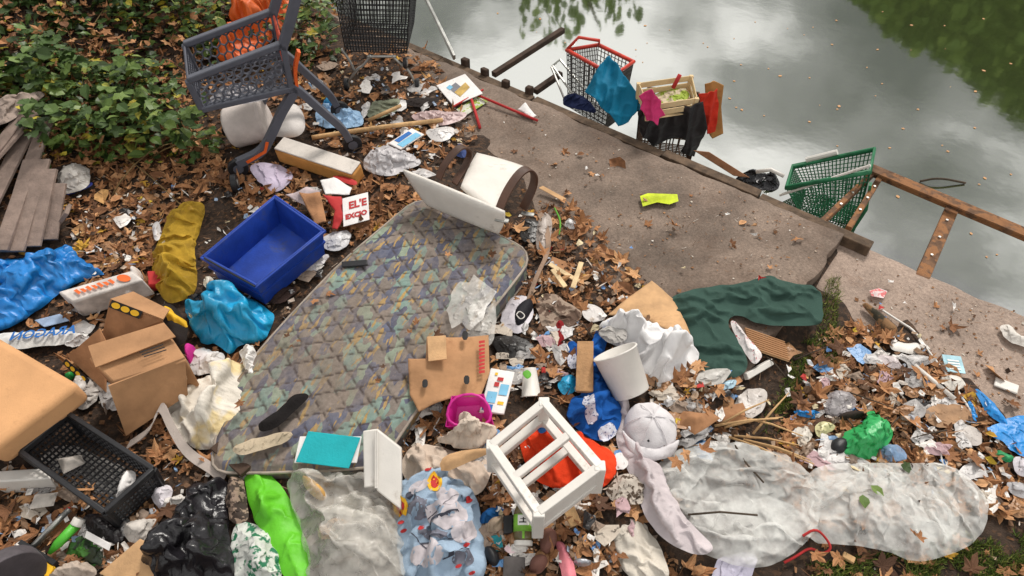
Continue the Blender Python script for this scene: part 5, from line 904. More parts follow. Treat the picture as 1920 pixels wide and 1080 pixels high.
for i, (x, y, hh) in enumerate([(1285, 850, .17), (1318, 842, .17), (1270, 865, .15), (1725, 1008, .14), (1530, 1040, .06), (1700, 875, .10), (1645, 920, .15), (1620, 940, .15)]):
    o = bpy.data.objects.new('fallen_leaf', lm[random.randrange(24)] if i < 5 else random.choice(vm)); o.location = P(x, y, hh); s = (.12 if i < 5 else .07); o.scale = (s, s, s); o.rotation_euler = (random.uniform(-.4, .4), random.uniform(-.4, .4), random.uniform(0, 6)); COL.objects.link(o); tag(o, 'brown plane leaf caught on the translucent veil' if i < 5 else 'small green leaf caught on the translucent veil', 'leaf', 'brown leaves on the veil' if i < 5 else 'green leaves on the veil')
# ================================================================== far right
blob('green_bag', [(1576, 830), (1600, 800), (1628, 785), (1630, 764), (1650, 770), (1672, 800), (1668, 825), (1640, 858), (1590, 862)], .12, PLm('bag_emerald', (48, 168, 92), var=.15), 'emerald green plastic bag beside the second veil', 'bag', 'plastic', .06, 8, n=1400)
blob('blue_film', [(1645, 840), (1675, 830), (1695, 840), (1702, 862), (1665, 868)], .05, PLm('film_blue', (130, 160, 196), film=.8), 'pale blue plastic film tucked under the emerald bag', 'film', 'plastic', .03, 14, n=300)
blob('grey_bag', [(1548, 745), (1575, 728), (1602, 738), (1605, 765), (1580, 790), (1550, 778)], .06, PLm('bag_greyclear', (150, 144, 146), film=.85), 'crumpled grey clear bag among the brown leaves', 'bag', 'plastic', .05, 12, n=600)
blob('canvas_shoe', [(1570, 778), (1590, 769), (1615, 770), (1622, 780), (1595, 790), (1572, 790)], .05, CLm('shoe_dark', (58, 50, 46)), 'dark canvas shoe with pale sole behind the emerald bag', 'shoe', 'smooth', .01, 10, n=150); blob('black_disc', oval(1574, 836, 17, 17), .05, blackp, 'round black plastic lid next to the emerald bag', 'lid', 'smooth', .008, 10, n=150)
blob('insole', [(1666, 648), (1680, 638), (1700, 644), (1720, 642), (1727, 655), (1712, 666), (1690, 660), (1672, 660)], .015, white, 'white shoe insole lying on the leaves', 'insole', 'smooth', .004, 8, n=150)
q = thing('notice_card', P(1790, 680), 'light blue printed card lying on the concrete', 'card'); A, B, C = P(1766, 664, .02), P(1802, 668, .02), P(1774, 696, .02); slab3('card', A, B, C, .004, M('card_lightblue', (166, 204, 216), dirt=.15), parent=q); [deco(q, A, B, C, [(.2, .3 + .16 * i), (.8, .3 + .16 * i), (.8, .38 + .16 * i), (.2, .38 + .16 * i)], ink['white'], .003, 'lettering') for i in range(4)]
slab3('white_tile', P(1868, 706, .02), P(1912, 722, .02), P(1864, 722, .02), .012, white, 'small white rounded plastic tile on the bare concrete', 'tile', bevel=.006)
blob('white_rag', [(1874, 612), (1895, 606), (1912, 628), (1940, 640), (1935, 655), (1900, 645), (1882, 630)], .035, CLm('rag_white', (220, 214, 206)), 'white crumpled rag at the edge of the concrete', 'rag', 'cloth', .03, 14, n=400)
blob('printed_scrap', [(1630, 545), (1648, 540), (1664, 546), (1656, 560), (1634, 556)], .01, M('print_pink', (226, 206, 204), col2=(206, 110, 110), c2s=40), 'white paper scrap with red print near the slab step', 'paper', 'plastic', .008, 14, n=120, sm=0)
blob('old_sandal', [(1614, 572), (1628, 568), (1660, 595), (1690, 615), (1668, 622), (1640, 600)], .04, CLm('sandal', (70, 66, 56), col2=(140, 108, 78), c2s=10), 'worn dark sandal on the concrete by the white cable', 'sandal', 'smooth', .02, 12, n=250)
tag(MB().tube(smooth_pts([P(1655, 582, .02), P(1690, 605, .02), P(1715, 620, .02), P(1745, 665, .02), P(1778, 705, .02), P(1800, 740, .02), P(1830, 785, .03)]), .007, 6).build('cable', white, smooth=True), 'white cable snaking from the sandal over the concrete', 'cable'); tag(MB().tube([P(1715, 685, .04), P(1790, 748, .05)], .012, 8).build('pipe', white, smooth=True), 'straight white plastic pipe beside the white cable', 'pipe')
for px, lb in (([(1826, 732), (1840, 730), (1868, 762), (1890, 790), (1878, 795), (1850, 775)], 'long bright blue plastic shred on the concrete'), ([(1852, 800), (1880, 795), (1900, 780), (1950, 790), (1950, 850), (1910, 855), (1885, 830), (1862, 822)], 'torn bright blue plastic heap past the brown paper'), ([(1813, 756), (1822, 752), (1834, 780), (1826, 792)], 'short bright blue shred at the end of the cable'), ([(1485, 772), (1510, 768), (1540, 772), (1530, 785), (1500, 784)], 'bright blue shred among leaves near the slab corner')): blob('plastic_shred', px, .025, PLm('shred_blue', (24, 132, 206)), lb, 'plastic', 'plastic', .03, 16, n=320, jit=.02)
blob('brown_paper', [(1735, 770), (1760, 755), (1815, 756), (1820, 785), (1790, 800), (1745, 798)], .04, M('kraft', (164, 128, 96), dirt=.3, bump=.3), 'crumpled brown paper sheet among the leaves', 'paper', 'plastic', .03, 9, n=400)
for i, (px, c, lb) in enumerate([([(1862, 850), (1880, 842), (1902, 855), (1895, 866), (1868, 862)], (40, 150, 90), 'small green plastic tag near the blue heap'), ([(1790, 802), (1820, 795), (1842, 815), (1835, 838), (1810, 830)], (190, 182, 176), 'crumpled silver wrapper below the brown paper'), ([(1490, 800), (1515, 795), (1526, 815), (1510, 830), (1492, 822)], (210, 202, 190), 'crumpled white wrapper near the blue shred'), ([(1530, 795), (1550, 788), (1566, 800), (1550, 815), (1532, 822)], (214, 208, 160), 'pale yellow crushed paper near the canvas shoe'), ([(1500, 840), (1530, 825), (1520, 860), (1500, 868)], (150, 128, 110), 'folded brown card tucked under the veil'), ([(1765, 700), (1800, 705), (1810, 725), (1785, 735), (1762, 715)], (222, 216, 206), 'white crumpled tissue by the light blue card'), ([(1640, 660), (1680, 665), (1700, 690), (1660, 690)], (208, 196, 196), 'torn white tissue strip below the insole'), ([(1895, 860), (1925, 855), (1940, 890), (1905, 900)], (206, 200, 206), 'pale torn wrapper below the green tag'), ([(1880, 900), (1930, 905), (1930, 935), (1895, 930)], (180, 178, 180), 'grey torn plastic at the edge of the leaves')]): blob('wrapper', px, .03, PLm('wr%d' % i, c), lb, 'wrapper', 'plastic', .025, 16, n=280)
# ================================================================== between mattress and concrete
blob('white_wrapper', [(940, 590), (955, 560), (985, 552), (1002, 575), (992, 610), (968, 628), (945, 615)], .03, PLm('wrap_white', (206, 200, 206)), 'white plastic wrapper under the black lace-up shoe', 'wrapper', 'plastic', .02, 14, n=300)
sh_ = thing('lace_shoe', P(975, 590), 'black shoe with white lace lying on a white wrapper', 'shoe'); blob('upper', [(962, 600), (966, 578), (985, 560), (1000, 565), (998, 585), (980, 612), (966, 614)], .08, CLm('shoe_black', (38, 37, 42), rough=.6), mode='smooth', amp=.01, freq=10, n=250, parent=sh_, base=.03); MB().tube(smooth_pts([P(968, 590, .115), P(976, 600, .115), P(986, 592, .12), P(974, 582, .12), P(968, 590, .12)]), .003, 5).build('lace', white, sh_)
blob('opening', oval(974, 596, 7, 10, .4), .085, ink['black'], mode='smooth', amp=0, n=60, parent=sh_, base=.036)
blob('black_plastic', [(925, 630), (960, 625), (1000, 640), (995, 668), (950, 672), (928, 655)], .04, PLm('black_sheet', (36, 33, 32)), 'black plastic scrap below the lace-up shoe', 'plastic', 'plastic', .03, 14, n=400)
for i, (a, c, lb) in enumerate([((1030, 495), (1085, 528), 'longest'), ((1090, 492), (1074, 540), 'upright crossing'), ((1036, 505), (1060, 538), 'third loose')]): tag(MB().bar(P(*a, .05 + .015 * i), P(*c, .05 + .01 * i), .03, .01).build('wooden_stick', M('slat_pale', (214, 188, 146), dirt=.2), bevel=.002), lb + ' pale wooden slat of the crossed pair and offcut', 'slat')
blob('net_rag', [(1005, 560), (1040, 545), (1070, 570), (1095, 590), (1070, 610), (1040, 640), (1020, 620), (1010, 590)], .05, M('rag_brownish', (156, 136, 120), col2=(96, 76, 64), c2s=16, dirt=.3, rough=.9), 'brown grey shredded rag between shoe and shirts', 'rag', 'cloth', .05, 12, n=900); blob('red_rag', [(1045, 600), (1058, 605), (1055, 650), (1042, 655), (1040, 625)], .05, CLm('rag_red', (130, 34, 36)), 'dark red strip of cloth by the shredded rag', 'cloth', 'cloth', .02, 16, n=260)
for i, (px, c, lb) in enumerate([([(1100, 565), (1125, 575), (1140, 595), (1110, 605), (1092, 590)], (212, 206, 202), 'white torn paper in front of the pale cardboard'), ([(1000, 430), (1020, 400), (1035, 415), (1030, 470), (1012, 480)], (168, 156, 148), 'grey twisted cloth strip beside the chair'), ([(1060, 410), (1080, 415), (1078, 432), (1062, 430)], (206, 204, 204), 'clear white cup fragment on the concrete edge')]): blob('torn_paper', px, .035, PLm('tq%d' % i, c), lb, 'paper', 'plastic', .03, 14, n=280)
slab3('card_offcut', P(1018, 348, .05), P(1062, 372, .03), P(1010, 352, .05), .004, card2, 'pale cardboard offcut beside the right chair arm', 'cardboard'); slab3('card_offcut', P(1035, 480, .03), P(1075, 495, .03), P(1030, 500, .03), .01, card3, 'brown card square beside the crossed slats', 'cardboard')
lg = blob('lime_leaflet', [(1200, 368), (1215, 362), (1270, 364), (1272, 378), (1255, 384), (1232, 380), (1205, 388)], .01, M('lime_paper', (196, 212, 40), dirt=.15), 'torn lime green leaflet on the bare concrete', 'leaflet', 'plastic', .012, 10, n=160, sm=0, sim=0)
# ================================================================== top middle, round the trolleys
blob('orange_tarp', [(402, 108), (425, 60), (432, 10), (455, -30), (545, -30), (548, 30), (512, 88), (460, 112)], .3, PLm('tarp_orange', (206, 92, 30), rough=.5), 'orange plastic sheet behind the grey trolley', 'sheet', 'plastic', .08, 5, n=900, base=.1)
blob('white_sack', [(390, 195), (405, 160), (450, 150), (500, 165), (505, 190), (460, 200)], .10, PLm('sack_white', (206, 202, 206)), 'white plastic sack seen through the honeycomb trolley basket', 'sack', 'plastic', .05, 10, n=600, base=.46)
rl = thing('foam_roll', P(455, 262), 'off white foam roll with dark holes below the trolley basket', 'foam roll'); a0, a1 = vec(P(432, 240, .16)), vec(P(500, 222, .2)); MB().tube([a0, a1], .15, 26).build('roll', CLm('foam_white', (206, 196, 190), dirt=.3), rl, bevel=.02); ad = (a1 - a0) / np.linalg.norm(a1 - a0)
MB().tube([a0 - ad * .004 + [0, 0, .02], a0 + ad * .02 + [0, 0, .02]], .02, 10).build('hole', ink['black'], rl)
fm = thing('foam_cushion', P(600, 310), 'long cream foam cushion with orange side by the trolley legs', 'cushion'); A, B, C = P(538, 262, .17), P(676, 318, .14), P(516, 290, .15); slab3('foam', P(530, 258, .17), P(678, 306, .14), P(512, 280, .15), .13, M('foam_orange', (206, 146, 78), var=.15, dirt=.2), parent=fm, bevel=.02, seg=3); slab3('cover', P(532, 256, .182), P(676, 303, .152), P(513, 278, .162), .012, CLm('foam_cover', (212, 204, 196)), parent=fm, bevel=.01)
blob('seat_cushion', [(508, 250), (530, 205), (560, 190), (575, 240), (560, 262), (520, 258)], .09, CLm('panel_cloth', (204, 198, 194)), 'off white cushion standing between the trolley legs', 'cushion', 'smooth', .02, 6, n=500, base=.1)
blob('lilac_sheet', [(465, 310), (500, 303), (550, 322), (540, 345), (512, 362), (480, 335)], .02, CLm('sheet_lilac', (198, 186, 206)), 'pale lilac cloth sheet in front of the foam cushion', 'cloth', 'cloth', .02, 8, n=400)
rb = thing('printed_carton', P(640, 400), 'torn red and white printed carton beside the blue crate', 'carton'); blob('inside', [(560, 360), (600, 360), (612, 415), (590, 420), (575, 390)], .01, card3, mode='plastic', amp=.01, n=200, lifts=[.12, .16, .12, .10, .1], parent=rb, sm=0, thick=.004, sim=0); blob('flap', [(600, 338), (625, 332), (660, 352), (655, 365), (610, 364)], .01, paperw, mode='plastic', amp=.01, n=200, lifts=[.16, .16, .13, .12, .15], parent=rb, sm=0, thick=.004, sim=0); blob('stripe', [(606, 366), (640, 368), (648, 400), (632, 430), (622, 428), (628, 395)], .01, ink['red'], mode='plastic', amp=.01, n=200, lifts=[.15, .14, .12, .09, .09, .12], parent=rb, sm=0, thick=.004, sim=0)
A, B, C = P(642, 372, .16), P(690, 360, .15), P(644, 425, .10); slab3('face', A, B, C, .004, paperw, parent=rb); a_, b_, c_ = vec(A), vec(B), vec(C); nn = np.cross(b_ - a_, c_ - a_); nn /= np.linalg.norm(nn); nn = nn if nn[2] > 0 else -nn
text("EL'E", a_ + (b_ - a_) * .22 + (c_ - a_) * .44 + nn * .003, b_ - a_, a_ - c_, .075, ink['red'], rb, bold=.003); text('EXCJO', a_ + (b_ - a_) * .08 + (c_ - a_) * .78 + nn * .003, b_ - a_, a_ - c_, .05, ink['red'], rb, bold=.003); blob('red_edge', [(618, 330), (640, 326), (672, 340), (664, 350)], .02, ink['red'], mode='plastic', amp=.01, parent=rb, n=80, base=.10)
blob('lilac_card', [(535, 365), (575, 350), (602, 358), (582, 392), (560, 380)], .01, M('card_lilac', (186, 170, 172), dirt=.3), 'pale mauve card sheet behind the blue crate rim', 'card', 'plastic', .01, 8, lifts=[.1, .12, .12, .08, .08], sm=0, n=200, thick=.003, sim=0)
for i, (px, c, h_, a_, lb, md) in enumerate([([(590, 215), (605, 185), (640, 195), (672, 205), (685, 235), (640, 245), (600, 240)], (150, 186, 220), .08, .05, 'pale blue crumpled bag between the trolley legs', 'plastic'), ([(602, 200), (620, 183), (640, 195), (630, 205)], (60, 160, 214), .10, .03, 'bright blue scrap on the pale blue bag', 'plastic'), ([(688, 205), (705, 185), (740, 178), (756, 192), (745, 208), (715, 222), (692, 225)], (128, 132, 112), .09, .05, 'mottled green cloth bundle before the wire trolley', 'cloth'), ([(770, 215), (800, 205), (840, 208), (875, 215), (865, 232), (820, 238), (785, 230)], (186, 160, 158), .04, .04, 'pinkish translucent plastic wrapping on the stick', 'plastic'), ([(682, 300), (695, 278), (730, 266), (770, 285), (795, 305), (760, 318), (730, 332), (690, 325)], (186, 182, 184), .08, .06, 'silver grey crumpled bag left of the chair', 'plastic'), ([(795, 245), (825, 236), (852, 240), (848, 262), (815, 268)], (204, 200, 198), .03, .03, 'white crumpled paper above the chair', 'plastic'), ([(760, 185), (790, 180), (830, 190), (800, 202), (770, 200)], (50, 44, 42), .03, .03, 'dark rag beside the white picture board', 'cloth'), ([(850, 280), (868, 272), (880, 290), (862, 300)], (70, 84, 130), .06, .04, 'crumpled navy cloth inside the left chair arm', 'cloth'), ([(600, 445), (640, 425), (660, 440), (648, 468), (615, 472)], (206, 204, 206), .05, .04, 'white and blue crumpled paper beside the mattress edge', 'plastic'), ([(560, 500), (590, 480), (620, 475), (605, 500), (570, 520)], (186, 180, 182), .04, .04, 'grey crumpled wrapper between blue crate and mattress', 'plastic'), ([(500, 560), (540, 530), (560, 545), (520, 575)], (60, 46, 42), .03, .03, 'dark wet rag under the blue crate corner', 'cloth'), ([(138, 705), (170, 700), (190, 740), (160, 770), (130, 755)], (180, 174, 168), .08, .05, 'grey crumpled film between foam block and carton', 'plastic'), ([(118, 700), (140, 695), (138, 712), (122, 715)], (40, 150, 70), .06, .03, 'green plastic scrap behind the foam block', 'plastic'), ([(380, 525), (395, 515), (402, 530), (388, 545)], (216, 210, 196), .05, .02, 'small pale crushed cup beside the yellow net', 'plastic'), ([(285, 420), (300, 412), (302, 450), (288, 452)], (220, 216, 216), .03, .03, 'white torn paper beside the top of the net sack', 'plastic')]):
    blob('crumpled_cloth' if md == 'cloth' else 'crumpled_bag', px, h_, (CLm if md == 'cloth' else PLm)('cr%d' % i, c), lb, 'cloth' if md == 'cloth' else 'bag', md, a_, 11, n=520)
tag(MB().tube(smooth_pts([P(585, 258, .08), P(700, 240, .09), P(830, 225, .06)]), .018, 7).build('stick', wood, smooth=True), 'long peeled wooden stick lying behind the foam cushion', 'stick'); tag(MB().tube([P(690, 226, .07), P(752, 198, .12)], .014, 6).build('stick', wood, smooth=True), 'short stick leaning on the mottled bundle', 'stick')
pbd = thing('picture_board', P(860, 190), 'white printed picture board propped at the edge of the concrete', 'board'); A, B, C = P(818, 160, .05), P(872, 138, .07), P(850, 198, .05); slab3('board', A, B, C, .008, paperw, parent=pbd)
deco(pbd, A, B, C, [(.25, .3), (.55, .2), (.6, .5), (.3, .62)], ink['grey'], .003, 'picture'); deco(pbd, A, B, C, [(.3, .55), (.8, .35), (.8, .6), (.35, .8)], M('ink_ochre', (190, 158, 88)), .0035, 'picture'); deco(pbd, A, B, C, [(.2, .25), (.35, .2), (.38, .34), (.24, .4)], ink['sky'], .004, 'picture'); MB().bar(P(850, 200, .05), P(906, 168, .06), .012, .012).build('edging', ink['red'], pbd)
slab3('leaflet', P(855, 205, .03), P(900, 178, .03), P(870, 218, .02), .004, M('leaflet_print', (210, 210, 196), col2=(150, 170, 70), c2s=20), 'printed green and white leaflet under the picture board', 'leaflet')
tag(MB().tube([P(890, 176, .05), P(1008, 226, .02)], .011, 7).build('red_stick', ink['red'], smooth=True), 'long thin red stick lying on the concrete', 'stick'); tag(MB().tube([P(882, 180, .05), P(900, 240, .02)], .012, 7).build('red_stick', ink['red'], smooth=True), 'shorter red stick running down from the picture board', 'stick')
blob('white_paper', [(970, 205), (985, 192), (1006, 216), (998, 222)], .01, paperw, 'white triangle of paper over the end of the red stick', 'paper', 'plastic', .01, 8, lifts=[.03, .06, .03, .02], sm=0, n=100, thick=.003, sim=0)
mz_ = thing('magazine', P(760, 262), 'magazine with blue cover photo behind the silver grey bag', 'magazine'); A, B, C = P(728, 268, .06), P(772, 240, .07), P(752, 280, .05); slab3('pages', A, B, C, .012, paperw, parent=mz_); deco(mz_, A, B, C, [(.1, .5), (.9, .5), (.9, .95), (.1, .95)], ink['sky'], .003); deco(mz_, A, B, C, [(.2, .1), (.8, .1), (.8, .4), (.2, .45)], ink['blue'], .003)
# ================================================================== dumped things in the water
def wl(z): return z - WZ - .02
hang('teal_cover', [(1143, 106), (1156, 122), (1170, 146), (1196, 182), (1203, 207), (1186, 219), (1178, 230), (1160, 239), (1146, 222), (1128, 206), (1118, 192), (1096, 172), (1108, 154), (1120, 134)], (PZ(1143, 106, .47), PZ(1096, 172, .27), PZ(1202, 205, .22)), CLm('cloth_teal', (18, 112, 146), dirt=.12, rough=.6), 'teal blue cloth hung over the red rimmed trolley', 'cloth', .07, 7, n=1500)
blob('navy_cloth', [(1055, 180), (1085, 165), (1110, 190), (1120, 215), (1085, 205), (1058, 200)], .10, CLm('cloth_navy', (36, 44, 76)), 'dark navy cloth below the red rimmed trolley', 'cloth', 'cloth', .04, 12, n=500, z=.05)
b4 = [PZ(1200, 200, .2), PZ(1215, 165, .2), PZ(1310, 175, .2), PZ(1320, 215, .2)]; ct2 = thing('wire_trolley', (*(sum(b4, Vector()) / 4)[:2], WZ), 'rusted wire trolley buried under black cloth and a fruit crate', 'shopping trolley'); basket(ct2, b4, [Vector(q) for q in shrink(b4, .1, -.5)], 12, 8, .006, M('rust_wire', (96, 74, 58)), None, .014)
hang('black_cover', [(1195, 205), (1215, 190), (1262, 202), (1318, 190), (1325, 235), (1318, 255), (1300, 288), (1275, 282), (1285, 255), (1250, 262), (1225, 275), (1200, 248)], (PZ(1215, 192, .36), PZ(1318, 194, .34), PZ(1300, 288, -.15)), PLm('cover_black', (34, 31, 34), rough=.5), 'black cloth hanging from the trolley with the fruit crate', 'cloth', .04, 8, n=1500)
wc = thing('fruit_crate', PZ(1255, 180, .3), 'pale wooden fruit crate with scraps on the sunken trolley', 'crate'); w4 = [PZ(1197, 160, .42), PZ(1296, 146, .42), PZ(1306, 188, .36), PZ(1215, 202, .36)]; w4b = shrink(w4, .04, -.11); pw = M('poplar', (216, 190, 146), var=.15, dirt=.25)
for i in range(4):
    j = (i + 1) % 4
    for f_ in (.02, .55): MB().bar(vec(w4[i]) * (1 - f_) + w4b[i] * f_, vec(w4[j]) * (1 - f_) + w4b[j] * f_, .008, .045).build('slat', pw, wc, bevel=.002)
    MB().bar(vec(w4[i]) + [0, 0, .02], w4b[i], .03, .03, (1, 0, 0)).build('corner_post', pw, wc, bevel=.002)
for k in range(6): t_ = (k + .5) / 6; MB().bar(w4b[0] + (w4b[3] - w4b[0]) * t_, w4b[1] + (w4b[2] - w4b[1]) * t_, .045, .006).build('floor_slat', pw, wc)
blob('crate_scraps', [(1225, 172), (1270, 160), (1295, 172), (1285, 190), (1235, 195)], .05, M('scraps', (206, 190, 160), col2=(150, 170, 60), c2s=14, dirt=.2), 'pale and green scraps lying in the fruit crate', 'scraps', 'plastic', .04, 14, n=500, z=.33)
hang('pink_cloth', [(1197, 175), (1208, 170), (1222, 166), (1230, 178), (1240, 188), (1238, 200), (1247, 214), (1236, 219), (1233, 231), (1222, 222), (1212, 224), (1208, 208), (1200, 200), (1204, 188)], (PZ(1197, 175, .47), PZ(1240, 178, .47), PZ(1225, 228, .27)), CLm('cloth_pink', (206, 62, 116)), 'bright pink cloth draped at the corner of the fruit crate', 'cloth', .05, 12, n=500)
hang('red_towel', [(1306, 172), (1345, 166), (1348, 195), (1340, 245), (1325, 250), (1316, 215)], (PZ(1306, 172, .38), PZ(1345, 168, .38), PZ(1325, 250, .02)), CLm('towel_red', (200, 56, 40)), 'red towel hanging beside the fruit crate', 'towel', .05, 11, n=700)
hang('tan_board', [(1322, 158), (1340, 152), (1357, 160), (1352, 200), (1356, 250), (1336, 260), (1326, 245)], (PZ(1326, 158, .34), PZ(1357, 160, .34), PZ(1340, 258, -.04)), M('board_tan', (166, 118, 64), dirt=.3), 'warped tan board standing behind the red towel', 'board', .012, 7, n=300, thick=.02)
slab3('sunken_board', PZ(1300, 282, .02), PZ(1330, 285, .02), PZ(1376, 330, -.12), .02, M('board_brown', (150, 104, 72), dirt=.3), 'brown board slanting into the water off the bank', 'board')
blob('sunken_sack', [(1380, 330), (1405, 315), (1440, 318), (1462, 335), (1455, 360), (1420, 355), (1392, 345)], .12, MATS['sack_black'], 'wet black sack floating before the green trolley', 'sack', 'plastic', .05, 12, n=700, z=WZ)
tag(MB().tube([PZ(1275, 140, .5), PZ(1262, 165, .4)], .016, 7).build('red_bottle', ink['red'], smooth=True), 'small red bottle sticking out of the fruit crate', 'bottle')
# ================================================================== scraps
sc_ = [('white', (226, 222, 218), 'torn scrap of white paper in the litter'), ('cream', (212, 196, 160), 'torn scrap of cream card in the litter'), ('blue', (110, 150, 200), 'torn scrap of pale blue paper in the litter'), ('red', (176, 50, 46), 'torn scrap of dark red wrapper in the litter'), ('kraft', (170, 130, 92), 'torn scrap of brown card in the litter'), ('yellow', (206, 176, 60), 'torn scrap of yellow wrapper in the litter')]
protos = []
for i, (nm, c, lb) in enumerate(sc_):
    for j in range(3):
        a = sorted(rng.uniform(0, 6.28, 7)); V2 = [(0, 0, .12 * rng.uniform(-1, 1))] + [(.5 * r_ * math.cos(t_), .5 * r_ * math.sin(t_), rng.uniform(-.06, .22)) for t_, r_ in zip(a, rng.uniform(.5, 1.1, 7))]; me = bpy.data.meshes.new('paper_scrap'); me.from_pydata(V2, [], [(0, k + 1, (k + 1) % 7 + 1) for k in range(7)]); me.materials.append(M('scrap_' + nm, c, dirt=.2, bump=0)); protos.append((me, lb, nm))
wts = np.repeat([.46, .14, .10, .05, .20, .05], 3) / 3
for poly, n in [([(560, 110), (830, 160), (900, 260), (800, 330), (600, 330)], 34), ([(930, 380), (1060, 420), (1250, 560), (1130, 740), (930, 720)], 40), ([(1450, 640), (1700, 600), (1920, 820), (1900, 980), (1500, 860)], 60), ([(120, 380), (400, 330), (300, 540), (180, 520)], 26), ([(860, 820), (1200, 830), (1250, 1070), (900, 1070)], 34), ([(0, 900), (300, 920), (300, 1070), (0, 1000)], 18), ([(1000, 260), (1500, 450), (1400, 560), (1100, 460)], 12), ([(1600, 480), (1900, 620), (1880, 700), (1620, 580)], 8), ([(420, 330), (620, 330), (560, 520), (300, 640)], 18), ([(1220, 640), (1460, 690), (1440, 850), (1230, 840)], 24)]:
    for x, y in sample(poly, n):
        me, lb, nm = protos[rng.choice(18, p=wts)]; o = bpy.data.objects.new('paper_scrap', me); o.location = P(x, y, random.uniform(.02, .05)); s = random.uniform(.025, .075); o.scale = (s, s * random.uniform(.5, 1), s); o.rotation_euler = (random.uniform(-.4, .4), random.uniform(-.4, .4), random.uniform(0, 6.28)); COL.objects.link(o); tag(o, lb, 'scrap', nm + ' scraps in the litter')
for k in range(26):
    x, y = random.choice(sample([(1450, 660), (1700, 620), (1900, 850), (1500, 830)], 1) + sample([(1000, 480), (1130, 520), (1400, 820), (1300, 840), (1000, 640)], 1) + sample([(560, 120), (780, 150), (800, 330), (600, 300)], 1)); A_ = P(x, y, .03); an = random.uniform(0, 6.28); l = random.uniform(.1, .32); B_ = A_ + Vector((math.cos(an) * l, math.sin(an) * l, random.uniform(0, .05))); MBt = MB().tube([A_, (A_ + B_) / 2 + Vector((0, 0, random.uniform(0, .03))), B_], [.005, .004, .002], 5).build('twig', bark, smooth=True); tag(MBt, 'thin brown twig lying in the leaf litter', 'twig', 'twigs in the litter')

def star(x, y, r, k=9):
    a0 = random.uniform(0, 6); e_ = random.uniform(.7, 1.6); return [(x + r * random.uniform(.35, 1.2) * e_ * math.cos(a0 + 6.283 * i / k), y + r * random.uniform(.35, 1.2) / e_ * math.sin(a0 + 6.283 * i / k)) for i in range(k)]
kinds = [('crumpled_film', (214, 210, 208), 'film', 'crumpled white plastic film', 'plastic', .9), ('crumpled_film', (176, 172, 170), 'film', 'crumpled grey plastic film', 'plastic', .75), ('crumpled_paper', (224, 218, 212), 'paper', 'crumpled white paper', 'plastic', None), ('soiled_rag', (150, 132, 118), 'rag', 'soiled brown grey rag', 'cloth', None), ('soiled_rag', (196, 184, 170), 'rag', 'soiled beige rag', 'cloth', None), ('torn_carton', (160, 118, 82), 'cardboard', 'torn wet brown cardboard piece', 'plastic', None), ('dark_wrapper', (44, 40, 40), 'wrapper', 'dark shiny wrapper', 'plastic', None), ('blue_wrapper', (92, 140, 190), 'wrapper', 'crumpled pale blue wrapper', 'plastic', None), ('mauve_rag', (190, 160, 164), 'rag', 'dull pink crumpled rag', 'cloth', None)]
wk = [.2, .13, .17, .12, .11, .12, .06, .05, .04]
for poly, n, wh in [([(930, 560), (1060, 560), (1130, 740), (1060, 760), (960, 760), (900, 640)], 26, 'between the mattress and the shirts'), ([(870, 840), (940, 800), (1160, 900), (1240, 1060), (900, 1070)], 30, 'round the white frame'), ([(1210, 700), (1390, 730), (1370, 850), (1280, 840)], 24, 'below the green trousers'), ([(1460, 660), (1700, 640), (1880, 860), (1860, 900), (1500, 860)], 46, 'in the leaves by the lower slab'), ([(570, 110), (800, 150), (850, 250), (780, 340), (560, 260)], 24, 'round the trolleys'), ([(120, 540), (330, 520), (540, 560), (500, 640), (360, 720), (260, 860), (140, 720)], 14, 'round the brown cartons'), ([(0, 900), (300, 900), (440, 880), (330, 1060), (0, 1060)], 22, 'below the mesh crate'), ([(430, 320), (620, 330), (640, 420), (460, 400), (390, 360)], 8, 'behind the blue crate'), ([(740, 760), (840, 760), (800, 840), (750, 840)], 5, 'at the foot of the mattress'), ([(190, 380), (300, 380), (270, 500), (180, 480)], 5, 'beside the yellow net'), ([(1560, 860), (1900, 890), (1930, 1000), (1850, 950)], 6, 'past the second veil'), ([(400, 850), (560, 830), (560, 880), (420, 900)], 9, 'along the near end of the mattress'), ([(470, 620), (640, 470), (620, 455), (450, 610)], 9, 'along the crate side of the mattress')]:
    for x, y in sample(poly, n):
        nm, c, cat_, lb, md, fi = kinds[rng.choice(9, p=wk)]; r = random.uniform(8, 24) * (1 + (y - 600) / 1500)
        blob(nm, star(x, y, r), .018, (CLm if md == 'cloth' else PLm)('%s_%d' % (nm, c[0]), c, film=fi, dirt=.35), lb + ' ' + wh, cat_, md, .04, 16, n=260, jit=.02, group=lb + ' ' + wh, sm=0, fine=.4)

blob('black_plastic', [(970, 415), (1000, 405), (1020, 425), (1010, 450), (980, 455)], .05, MATS['black_sheet'], 'black plastic bunch with a green stem below the chair arm', 'plastic', 'plastic', .04, 14, n=400)
tag(MB().tube(smooth_pts([P(1040, 390, .03), P(1052, 415, .06), P(1048, 440, .03)]), .006, 6).build('plant_stem', ink['green'], smooth=True), 'short green plant stem on the edge of the concrete', 'stem')
tag(ribbon(smooth_pts([P(1012, 400, .05), P(1026, 430, .08), P(1030, 470, .06), P(1005, 520, .05), P(992, 560, .04)]), (1, .4, .2), .035, .006).build('bark_strip', M('strip_tan', (150, 124, 104), dirt=.3)), 'curling tan strip of bark trailing past the mattress corner', 'bark')
for k in range(9): A_ = P(1340 + k * 9, 800 + random.uniform(-30, 30), .05); an = random.uniform(-.6, .9); B_ = A_ + Vector((math.cos(an) * .32, math.sin(an) * .32, random.uniform(0, .05))); tag(MB().tube([A_, (A_ + B_) / 2 + Vector((0, 0, .02)), B_], [.007, .006, .003], 5).build('dry_stalk', wood, smooth=True), 'dry plant stalk in the loose bundle above the veil', 'stalk', 'dry stalks above the veil')
